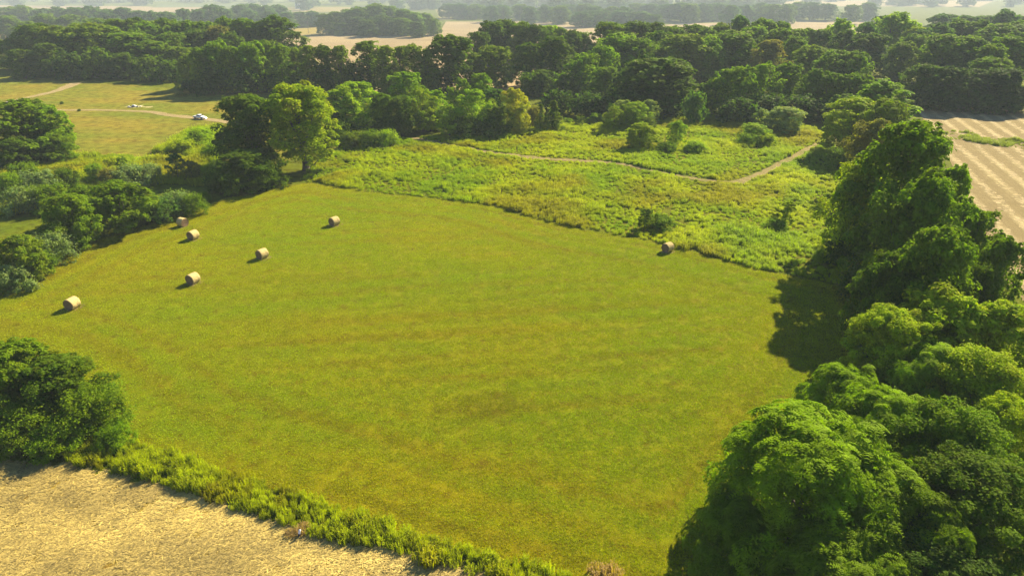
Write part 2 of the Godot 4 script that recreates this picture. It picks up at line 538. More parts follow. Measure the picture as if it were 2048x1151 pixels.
# ---------------------------------------------------------------- the land
var row_at := Vector2.ZERO
var row_side := Vector2.ZERO
var hay_edge := []
var hay_line := PackedVector2Array()
var hay_dark := Vector2.ZERO
func setting() -> void:
	bark = StandardMaterial3D.new()
	bark.albedo_color = lin(0.10, 0.08, 0.06)
	bark.roughness = 0.9
	var grain := noise_tex(512, 0.06, 4, 3, Color(0.62, 0.60, 0.55), Color(0.88, 0.88, 0.86), Color(1, 1, 1))
	var blotch := noise_tex(512, 0.02, 5, 8, Color(0.80, 0.76, 0.70), Color(0.94, 0.95, 0.9), Color(1, 1, 1))
	var bumps := noise_tex(512, 0.09, 4, 12, Color(0, 0, 0), Color(0.5, 0.5, 0.5), Color(1, 1, 1))
	var straw := noise_tex(512, 0.05, 5, 21, Color(0.5, 0.45, 0.38), Color(0.86, 0.84, 0.80), Color(1, 1, 1))
	var grass := land_mat(lin(0.45, 0.46, 0.02), grain, blotch, bumps, 5.0)
	var dry := land_mat(lin(0.56, 0.44, 0.10), straw, blotch, bumps, 4.0)
	var far_m := land_mat(lin(0.46, 0.40, 0.25), grain, null, null, 0.0)
	# the ground to the horizon
	var g := PackedVector2Array([Vector2(-2600, -3600), Vector2(2600, -3600), Vector2(2600, 300), Vector2(-2600, 300)])
	sheet("ground", g, 0.0, 50.0, 6.0, 40.0, grass, func(p): return Color(0.30, 0.36, 0.3))
	# the mown hay field
	hay_edge = [[-420, 640], [-150, 608], [0, 568], [60, 545], [190, 482], [300, 447], [400, 415], [480, 391], [560, 373], [620, 366], [660, 372], [740, 385], [820, 393], [930, 404], [1000, 416], [1070, 437], [1150, 457], [1260, 477], [1330, 489], [1400, 508], [1480, 530], [1550, 546], [1640, 562], [1710, 592], [1745, 640], [1752, 700], [1740, 770], [1700, 860], [1640, 980], [1560, 1120], [1500, 1230], [1350, 1230], [1150, 1160], [1000, 1120], [870, 1088], [760, 1052], [640, 1006], [520, 970], [420, 944], [330, 905], [262, 880], [232, 840], [180, 790], [120, 742], [60, 706], [0, 690], [-120, 680], [-420, 690]]
	var hay := plan(hay_edge)
	hay_line = hay
	hay_dark = spot(975, 818)
	sheet("hay_field", hay, 0.03, 0.6, 3.1, 23.0, grass, hay_tint, 0.0)
	# the stubble field in the corner
	var stub := plan([[-300, 900], [0, 918], [120, 932], [250, 960], [400, 1000], [520, 1042], [650, 1086], [800, 1112], [960, 1152], [1100, 1230], [1100, 1320], [-300, 1320]])
	sheet("stubble_field", stub, 0.03, 0.5, 2.3, 17.0, dry, func(p):
		var n := broad.get_noise_2d(p.x * 4.0, p.y * 9.0)
		var across: float = p.y * 0.94 + p.x * 0.34
		var row := sin(across * 4.2 + 1.2 * broad.get_noise_2d(p.x * 2.0, p.y * 2.0))
		var wheel := clampf(1.0 - absf(fmod(absf(across) + 40.0, 9.0) - 4.5) * 1.6, 0.0, 1.0)
		var c := Color(0.84, 0.82, 0.80) * (1.0 + 0.35 * n + 0.14 * row)
		return c.lerp(Color(0.55, 0.48, 0.5), 0.45 * wheel))
	# the rough meadow, its tall plants are set out later
	var rough := plan([[560, 372], [640, 300], [700, 285], [860, 262], [1000, 262], [1150, 240], [1300, 225], [1560, 225], [1680, 255], [1700, 330], [1740, 420], [1800, 560], [1760, 640], [1745, 640], [1710, 592], [1640, 562], [1550, 546], [1480, 530], [1400, 508], [1330, 489], [1260, 477], [1150, 457], [1070, 437], [1000, 416], [930, 404], [820, 393], [740, 385], [660, 372], [620, 366]])
	sheet("meadow_ground", rough, 0.02, 1.2, 4.0, 30.0, grass, func(p):
		var n := broad.get_noise_2d(p.x * 1.6, p.y * 1.6)
		return Color(0.36 + 0.16 * n, 0.40 + 0.08 * n, 0.25))
	# the dry pasture behind on the left
	var past := plan([[-500, 330], [-300, 150], [0, 150], [370, 178], [700, 195], [760, 200], [690, 260], [560, 330], [440, 330], [330, 316], [200, 318], [100, 330]])
	sheet("dry_pasture", past, 0.025, 1.0, 5.0, 34.0, dry, func(p):
		var n := broad.get_noise_2d(p.x * 1.2, p.y * 2.4)
		var f := fine.get_noise_2d(p.x * 0.5 + p.y * 0.3, p.y * 3.0)
		var t := clampf(0.5 + 1.1 * n, 0.0, 1.0)
		return Color(0.37, 0.58, 0.24).lerp(Color(0.56, 0.62, 0.38), t) * (1.0 + 0.28 * f))
	# mown strips between the scrub on the left
	sheet("grass_strip", plan([[-200, 470], [0, 425], [90, 425], [150, 440], [60, 500], [-200, 560]]), 0.03, 1.0, 3.0, 20.0, grass, func(p): return Color(0.34 + 0.1 * broad.get_noise_2d(p.x * 2, p.y * 2), 0.42, 0.3))
	sheet("grass_strip", plan([[240, 380], [300, 368], [440, 376], [440, 396], [330, 398]]), 0.03, 1.0, 3.0, 20.0, grass, func(p): return Color(0.36 + 0.1 * broad.get_noise_2d(p.x * 2, p.y * 2), 0.42, 0.3))
	# the striped field on the right
	var da := spot(1884, 270)
	var along := (spot(2048, 415) - da).normalized()
	var side := along.orthogonal()
	var plough := plan([[1830, 214], [2048, 218], [2400, 224], [2900, 640], [3600, 1150], [2230, 1150], [2080, 640], [2010, 560], [1960, 440], [1890, 300]])
	sheet("striped_field", plough, 0.03, 0.45, 4.0, 26.0, land_mat(lin(0.55, 0.48, 0.28), straw, null, bumps, 5.0), func(p):
		var d: float = (p - da).dot(side) + 0.12 * broad.get_noise_2d(p.x * 2.0, p.y * 2.0)
		row_at = da; row_side = side
		var s := pow(0.5 + 0.5 * sin(d * TAU / 4.8), 3.2) * clampf(0.75 + 0.9 * broad.get_noise_2d(p.x * 1.5, p.y * 1.5), 0.3, 1.0) + 0.2 * sin(d * TAU / 0.96)
		var f := fine.get_noise_2d(p.x * 1.4, p.y * 1.4)
		return Color(0.52, 0.49, 0.40).lerp(Color(0.98, 0.97, 0.88), clampf(s + 0.25 * f + rng.randf_range(-0.12, 0.12), 0.0, 1.0)))
	# far fields
	sheet("far_field", plan([[540, 186], [545, 78], [640, 71], [800, 73], [880, 63], [892, 43], [1160, 43], [1190, 57], [1330, 50], [1350, 47], [1720, 40], [1760, 60], [1760, 130], [960, 192]]), 0.04, 6.0, 30.0, 60.0, far_m, func(p):
		var n := broad.get_noise_2d(p.x * 0.6, p.y * 1.8)
		return Color(0.78 + 0.2 * n, 0.70 + 0.18 * n, 0.64 + 0.15 * n))
	sheet("yellow_field", plan([[560, 72], [655, 70], [650, 54], [600, 53], [600, 42], [570, 42]]), 0.05, 6.0, 30.0, 60.0, far_m, func(p): return Color(0.70, 0.64, 0.28))
	sheet("yellow_field", plan([[-200, 90], [60, 90], [50, 68], [-200, 66]]), 0.05, 6.0, 30.0, 60.0, far_m, func(p): return Color(0.68, 0.62, 0.28))
	sheet("far_field", plan([[-300, 24], [430, 24], [450, 15], [200, 12], [-300, 9]]), 0.05, 10.0, 30.0, 60.0, far_m, func(p): return Color(0.78, 0.66, 0.56))
	sheet("green_field", plan([[300, 15], [520, 14], [500, 8], [320, 9]]), 0.07, 10.0, 30.0, 60.0, far_m, func(p): return Color(0.30, 0.42, 0.25))
	sheet("yellow_field", plan([[880, 40], [905, 40], [900, 18], [870, 18]]), 0.05, 6.0, 30.0, 60.0, far_m, func(p): return Color(0.55, 0.58, 0.3))
	sheet("far_field", plan([[1560, 12], [1960, 14], [1990, 1], [1560, 1]]), 0.05, 10.0, 30.0, 60.0, far_m, func(p): return Color(0.80, 0.72, 0.62))
	sheet("yellow_field", plan([[555, 24], [720, 24], [700, 14], [560, 14]]), 0.05, 6.0, 30.0, 60.0, far_m, func(p): return Color(0.62, 0.58, 0.3))
	# tracks
	var track_m := land_mat(lin(0.40, 0.34, 0.18), straw, null, bumps, 3.0)
	var pale := func(p): return Color(0.78, 0.78, 0.66).lerp(Color(0.42, 0.56, 0.2), clampf(0.15 + 1.3 * fine.get_noise_2d(p.x * 1.5, p.y * 1.5), 0.0, 0.8))
	var worn := func(p): return Color(1.0, 0.98, 0.95) * (0.95 + 0.2 * fine.get_noise_2d(p.x * 2.0, p.y * 2.0))
	sheet("meadow_track", ribbon([[820, 276], [860, 284], [920, 295], [1000, 308], [1100, 318], [1230, 326], [1300, 341], [1400, 359], [1462, 366], [1492, 359], [1530, 344], [1590, 312], [1640, 287], [1690, 272]], [3, 3.6, 4.4, 3.6, 2.4, 1.7, 1.6, 2.0, 3.2, 2.6, 2.2, 2.0, 2.2, 3]), 0.06, 0.7, 3.0, 20.0, track_m, pale)
	sheet("pasture_track", ribbon([[60, 218], [120, 220], [200, 220], [290, 223], [340, 230], [400, 237], [470, 246]], [2.6, 2.8, 2.4, 2.6, 3.2, 3.6, 3.4]), 0.06, 0.7, 3.0, 20.0, track_m, worn)
	sheet("pasture_track", ribbon([[-40, 210], [10, 204], [60, 194], [110, 182], [135, 173], [150, 166]], [3, 3, 3.5, 3.5, 4.5, 5]), 0.06, 0.7, 3.0, 20.0, track_m, worn)
	sheet("farm_track", ribbon([[600, 72], [640, 67], [680, 66], [760, 71]], [5, 6, 6, 5]), 0.09, 2.0, 6.0, 20.0, track_m, pale)

func hay_tint(p: Vector2) -> Color:
	var d := 60.0
	for i in hay_line.size() - 1:
		d = minf(d, Geometry2D.get_closest_point_to_segment(p, hay_line[i], hay_line[i + 1]).distance_to(p))
	var n := broad.get_noise_2d(p.x * 0.7, p.y * 1.2)
	var straight := broad.get_noise_2d(p.x * 0.45 + 300.0 + p.y * 0.25, p.y * 15.0 + p.x * 1.8)
	var round_ := broad.get_noise_2d(d * 13.0, p.x * 0.5 + 80.0)         # the first swaths follow the field's edge
	var s := lerpf(round_, straight, smoothstep(9.0, 22.0, d))
	var t := clampf(0.42 + 0.85 * n + 0.6 * s, 0.0, 1.0)
	var c := Color(0.46, 0.53, 0.05).lerp(Color(0.62, 0.54, 0.10), t)
	var swath := lerpf(d, p.y * 0.97 + p.x * 0.16 + 2.5 * broad.get_noise_2d(p.x * 0.4, p.y * 0.4), smoothstep(9.0, 22.0, d))
	var stripe := sin(swath * TAU / 3.1)
	var mask := clampf(0.5 + 1.6 * broad.get_noise_2d(p.x * 0.5 + 700.0, p.y * 1.5), 0.0, 1.0)
	c = c.lerp(Color(0.60, 0.62, 0.10), 0.22 * mask * maxf(0.0, stripe)).lerp(Color(0.36, 0.36, 0.08), 0.45 * mask * clampf((-stripe - 0.6) * 2.5, 0.0, 1.0))
	var line := clampf((s - 0.18) * 4.0, 0.0, 1.0)
	c = c.lerp(Color(0.38, 0.32, 0.14), line * 0.4)
	var q := (p - hay_dark) / Vector2(6.5, 3.6)
	c = c.lerp(Color(0.30, 0.27, 0.12), 0.6 * clampf(1.0 - q.length() + 0.7 * fine.get_noise_2d(p.x, p.y), 0.0, 1.0))
	if d < 2.0: c = c.lerp(Color(0.62, 0.46, 0.18), 0.35 * (1.0 - d / 2.0))
	return c

# ---------------------------------------------------------------- woods
func woods() -> void:
	grow([[15, 78, 14, 60, "broad", "mid"], [62, 50, 20, 75, "broad", "dark"], [105, 56, 19, 70, "broad", "olive"], [140, 62, 18, 65, "broad", "dark"], [178, 48, 21, 95, "broad", "olive"], [215, 62, 18, 70, "broad", "dark"], [262, 64, 18, 105, "broad", "mid"], [303, 80, 15, 70, "broad", "mid"], [350, 94, 13, 62, "broad", "olive"], [92, 88, 14, 60, "broad", "dark"], [190, 100, 12, 60, "shrub", "dark"], [240, 105, 11, 60, "broad", "dark"], [35, 100, 12, 50, "broad", "dark"], [290, 118, 9, 60, "shrub", "dark"], [130, 110, 10, 60, "shrub", "deep"], [335, 125, 8, 45, "shrub", "dark"]], "the wood edge behind the pasture", "trees along the pasture's back edge")
	grow([[232, 40, 20, 60, "broad", "mid"], [262, 34, 21, 55, "broad", "dark"], [292, 44, 19, 60, "broad", "fresh"], [328, 38, 20, 65, "broad", "mid"], [362, 42, 20, 60, "broad", "mid"], [388, 62, 17, 60, "broad", "dark"], [400, 44, 20, 60, "broad", "mid"], [430, 52, 19, 55, "broad", "brown"], [446, 36, 21, 50, "broad", "mid"], [482, 37, 21, 62, "broad", "mid"], [512, 42, 20, 55, "broad", "dark"], [548, 34, 22, 84, "broad", "dark"], [455, 66, 17, 60, "broad", "dark"], [340, 66, 17, 60, "broad", "mid"]], "the second row of the left wood", "trees in the left wood's second row")
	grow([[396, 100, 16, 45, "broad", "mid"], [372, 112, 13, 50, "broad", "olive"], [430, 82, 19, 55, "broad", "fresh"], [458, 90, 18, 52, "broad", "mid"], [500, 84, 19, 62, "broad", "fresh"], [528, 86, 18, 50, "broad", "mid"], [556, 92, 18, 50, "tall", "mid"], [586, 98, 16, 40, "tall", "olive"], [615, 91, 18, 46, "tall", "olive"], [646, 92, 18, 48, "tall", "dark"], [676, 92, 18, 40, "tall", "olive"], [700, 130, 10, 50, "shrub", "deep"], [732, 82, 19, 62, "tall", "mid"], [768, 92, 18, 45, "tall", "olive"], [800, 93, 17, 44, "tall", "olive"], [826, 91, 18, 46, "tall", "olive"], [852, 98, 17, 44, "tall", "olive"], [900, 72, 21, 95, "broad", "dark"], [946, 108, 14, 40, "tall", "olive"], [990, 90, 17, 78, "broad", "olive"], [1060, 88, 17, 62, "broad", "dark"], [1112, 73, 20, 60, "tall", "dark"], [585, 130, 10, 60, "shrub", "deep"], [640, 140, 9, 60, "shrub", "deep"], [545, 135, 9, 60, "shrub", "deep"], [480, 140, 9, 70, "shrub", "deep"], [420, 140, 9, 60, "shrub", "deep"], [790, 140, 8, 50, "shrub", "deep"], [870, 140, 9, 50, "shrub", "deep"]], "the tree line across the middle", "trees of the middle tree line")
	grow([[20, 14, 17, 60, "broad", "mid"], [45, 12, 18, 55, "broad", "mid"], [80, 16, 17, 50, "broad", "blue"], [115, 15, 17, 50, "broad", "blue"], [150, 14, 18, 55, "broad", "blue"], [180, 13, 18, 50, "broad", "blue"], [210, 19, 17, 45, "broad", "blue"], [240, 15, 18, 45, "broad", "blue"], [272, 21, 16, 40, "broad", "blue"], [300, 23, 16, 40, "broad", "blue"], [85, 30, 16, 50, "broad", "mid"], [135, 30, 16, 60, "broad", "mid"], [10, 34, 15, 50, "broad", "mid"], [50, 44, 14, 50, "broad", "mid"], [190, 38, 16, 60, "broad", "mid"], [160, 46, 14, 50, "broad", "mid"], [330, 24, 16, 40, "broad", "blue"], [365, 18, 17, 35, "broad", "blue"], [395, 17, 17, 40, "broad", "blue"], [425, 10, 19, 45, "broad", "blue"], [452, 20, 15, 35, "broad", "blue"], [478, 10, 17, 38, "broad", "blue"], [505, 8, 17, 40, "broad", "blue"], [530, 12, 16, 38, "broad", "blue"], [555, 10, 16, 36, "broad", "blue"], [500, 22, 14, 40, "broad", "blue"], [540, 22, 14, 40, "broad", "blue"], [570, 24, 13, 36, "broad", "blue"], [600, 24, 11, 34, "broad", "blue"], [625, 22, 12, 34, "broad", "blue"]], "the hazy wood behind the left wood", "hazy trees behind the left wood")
	grow([[648, 28, 14, 38, "broad", "dark"], [672, 24, 15, 40, "broad", "mid"], [695, 20, 16, 45, "broad", "mid"], [720, 14, 18, 48, "broad", "mid"], [748, 10, 19, 50, "broad", "mid"], [778, 12, 18, 46, "broad", "mid"], [805, 18, 17, 44, "broad", "mid"], [828, 24, 15, 40, "broad", "fresh"], [850, 28, 13, 40, "broad", "mid"], [866, 38, 11, 30, "broad", "mid"], [760, 32, 13, 50, "broad", "dark"], [735, 40, 11, 40, "broad", "dark"], [800, 36, 12, 40, "broad", "mid"], [712, 34, 12, 40, "broad", "dark"], [690, 52, 5, 34, "shrub", "mid"], [676, 62, 3, 18, "shrub", "mid"], [832, 44, 10, 34, "broad", "dark"]], "the grove in the tan field", "trees of the grove in the tan field")
	grow([[958, 62, 17, 50, "broad", "dark"], [985, 43, 20, 62, "broad", "dark"], [1010, 41, 20, 60, "broad", "dark"], [1042, 48, 19, 58, "broad", "mid"], [1068, 50, 19, 50, "broad", "dark"], [1096, 52, 18, 55, "broad", "light"], [1118, 56, 17, 44, "broad", "mid"], [1142, 62, 17, 46, "broad", "dark"], [1164, 64, 16, 44, "broad", "mid"], [1222, 47, 20, 75, "broad", "mid"], [1268, 46, 20, 70, "broad", "dark"], [1308, 49, 19, 65, "broad", "dark"], [1350, 53, 18, 60, "broad", "mid"], [1390, 50, 18, 56, "broad", "mid"], [1416, 58, 17, 54, "broad", "mid"], [1443, 50, 18, 50, "broad", "olive"], [1483, 36, 21, 42, "broad", "blue"], [1530, 42, 20, 62, "broad", "mid"], [1562, 43, 19, 52, "broad", "mid"], [1592, 60, 17, 50, "broad", "mid"], [1616, 58, 17, 50, "broad", "mid"], [1645, 60, 17, 50, "broad", "mid"], [1688, 40, 21, 56, "broad", "light"], [1738, 46, 19, 40, "broad", "blue"], [1772, 30, 21, 44, "broad", "blue"]], "the far edge of the middle wood", "trees on the far edge of the middle wood")
	grow([[1165, 108, 15, 60, "broad", "mid"], [1206, 92, 17, 60, "broad", "fresh"], [1240, 73, 19, 88, "broad", "fresh"], [1278, 78, 18, 66, "broad", "mid"], [1322, 64, 19, 76, "broad", "mid"], [1370, 71, 19, 96, "broad", "olive"], [1420, 75, 18, 60, "broad", "fresh"], [1466, 67, 19, 100, "broad", "mid"], [1512, 55, 18, 60, "broad", "fresh"], [1545, 82, 17, 64, "broad", "brown"], [1560, 58, 19, 70, "broad", "mid"], [1596, 76, 17, 56, "broad", "mid"], [1632, 93, 16, 72, "broad", "olive"], [1640, 120, 12, 40, "broad", "mid"], [1682, 102, 16, 80, "broad", "mid"], [1694, 62, 18, 62, "broad", "dark"], [1718, 106, 16, 56, "broad", "mid"], [1745, 68, 18, 80, "broad", "dark"], [1795, 27, 23, 82, "broad", "light"], [1840, 52, 18, 52, "broad", "yellow"], [1832, 72, 16, 54, "broad", "mid"], [1812, 84, 16, 60, "broad", "olive"], [1900, 74, 19, 90, "broad", "mid"], [1938, 76, 19, 80, "broad", "mid"], [1882, 70, 16, 50, "broad", "silver"], [1985, 86, 18, 70, "broad", "mid"], [2032, 72, 20, 90, "broad", "mid"], [1990, 114, 15, 80, "broad", "mid"], [1880, 48, 18, 60, "broad", "blue"], [1925, 40, 19, 70, "broad", "mid"], [1965, 42, 19, 70, "broad", "mid"], [2010, 50, 19, 80, "broad", "mid"], [2045, 44, 20, 80, "broad", "mid"], [1850, 58, 17, 50, "broad", "blue"], [2016, 21, 22, 52, "broad", "blue"], [1895, 27, 19, 60, "broad", "blue"], [1940, 30, 19, 60, "broad", "blue"], [1975, 33, 18, 60, "broad", "blue"], [2040, 30, 19, 60, "broad", "blue"]], "the middle rows of the wood", "trees within the middle wood")
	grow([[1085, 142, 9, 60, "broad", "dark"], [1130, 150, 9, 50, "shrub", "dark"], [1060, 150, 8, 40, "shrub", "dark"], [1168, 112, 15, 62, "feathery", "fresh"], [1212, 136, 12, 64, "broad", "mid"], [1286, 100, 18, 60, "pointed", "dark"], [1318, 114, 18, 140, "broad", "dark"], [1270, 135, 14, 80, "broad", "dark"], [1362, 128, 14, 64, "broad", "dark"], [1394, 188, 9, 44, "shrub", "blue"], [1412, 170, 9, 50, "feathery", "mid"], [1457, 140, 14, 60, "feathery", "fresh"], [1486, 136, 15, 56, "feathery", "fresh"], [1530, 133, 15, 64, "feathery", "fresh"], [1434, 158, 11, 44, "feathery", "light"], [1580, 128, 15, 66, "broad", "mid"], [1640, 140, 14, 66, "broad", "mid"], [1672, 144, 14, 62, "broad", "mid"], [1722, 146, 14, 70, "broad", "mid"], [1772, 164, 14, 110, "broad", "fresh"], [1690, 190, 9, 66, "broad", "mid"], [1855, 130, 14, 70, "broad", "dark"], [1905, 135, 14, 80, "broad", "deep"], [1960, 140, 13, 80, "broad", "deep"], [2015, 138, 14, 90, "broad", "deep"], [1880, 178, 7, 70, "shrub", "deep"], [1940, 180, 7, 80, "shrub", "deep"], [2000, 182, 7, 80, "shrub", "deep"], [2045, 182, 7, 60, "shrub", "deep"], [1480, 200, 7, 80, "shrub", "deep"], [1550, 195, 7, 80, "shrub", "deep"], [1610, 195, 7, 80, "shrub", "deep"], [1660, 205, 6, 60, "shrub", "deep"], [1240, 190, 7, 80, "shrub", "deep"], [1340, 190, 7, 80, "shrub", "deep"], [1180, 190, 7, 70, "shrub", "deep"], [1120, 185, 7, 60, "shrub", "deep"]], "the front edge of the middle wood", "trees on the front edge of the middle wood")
	# the far belt beyond the tan field
	var belt := []
	for i in 32:
		var x := 900.0 + i * 27.0 + rng.randf_range(-6, 6)
		if x > 1660 and x < 1690: continue
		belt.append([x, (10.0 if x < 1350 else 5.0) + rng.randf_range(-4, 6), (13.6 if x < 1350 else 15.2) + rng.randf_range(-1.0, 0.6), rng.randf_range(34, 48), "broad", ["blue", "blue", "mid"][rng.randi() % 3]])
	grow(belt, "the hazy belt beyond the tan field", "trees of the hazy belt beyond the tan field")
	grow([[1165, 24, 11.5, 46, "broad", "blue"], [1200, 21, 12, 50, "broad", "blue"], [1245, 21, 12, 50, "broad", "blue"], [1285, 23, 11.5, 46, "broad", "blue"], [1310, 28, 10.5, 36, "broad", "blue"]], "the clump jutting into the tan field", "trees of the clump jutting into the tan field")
	# what is farther still reads as one mass
	var far := []
	for k in 3:
		far.append(proto("broad far %d" % k))
	var n := 0
	var xf := [[], [], []]
	for i in 1500:
		var z := -rng.randf_range(760.0, 1900.0)
		var x := rng.randf_range(-0.82, 0.82) * -z
		var px := 1024.0 + FOCAL * x / (-z * 0.904 + 46.0 * 0.427)
		if z > -900.0 and (px < 520.0 or px > 1560.0): continue
		if z > -860.0 and px < 900.0 and px > 520.0 and z > -830.0: continue
		if broad.get_noise_2d(x * 0.25, z * 0.35) < -0.28: continue
		var s := rng.randf_range(0.85, 1.35)
		xf[i % 3].append(Transform3D(Basis(Vector3.UP, rng.randf() * TAU).scaled(Vector3(s * 1.2, s, s * 1.2)), Vector3(x, -0.5, z)))
	for k in 3:
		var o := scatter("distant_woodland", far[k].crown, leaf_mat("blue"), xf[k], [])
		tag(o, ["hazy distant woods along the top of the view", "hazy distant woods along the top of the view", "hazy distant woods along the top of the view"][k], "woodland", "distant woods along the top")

func scatter(called: String, mesh: Mesh, m: Material, xf: Array, cols: Array) -> MultiMeshInstance3D:
	var mm := MultiMesh.new()
	mm.transform_format = MultiMesh.TRANSFORM_3D
	mm.use_colors = not cols.is_empty()
	mm.mesh = mesh
	mm.instance_count = xf.size()
	for i in xf.size():
		mm.set_instance_transform(i, xf[i])
		if not cols.is_empty(): mm.set_instance_color(i, cols[i])
	var o := MultiMeshInstance3D.new()
	o.multimesh = mm
	o.material_override = m
	o.name = numbered(called)
	add_child(o, true)
	o.set_meta("kind", "stuff")
	return o

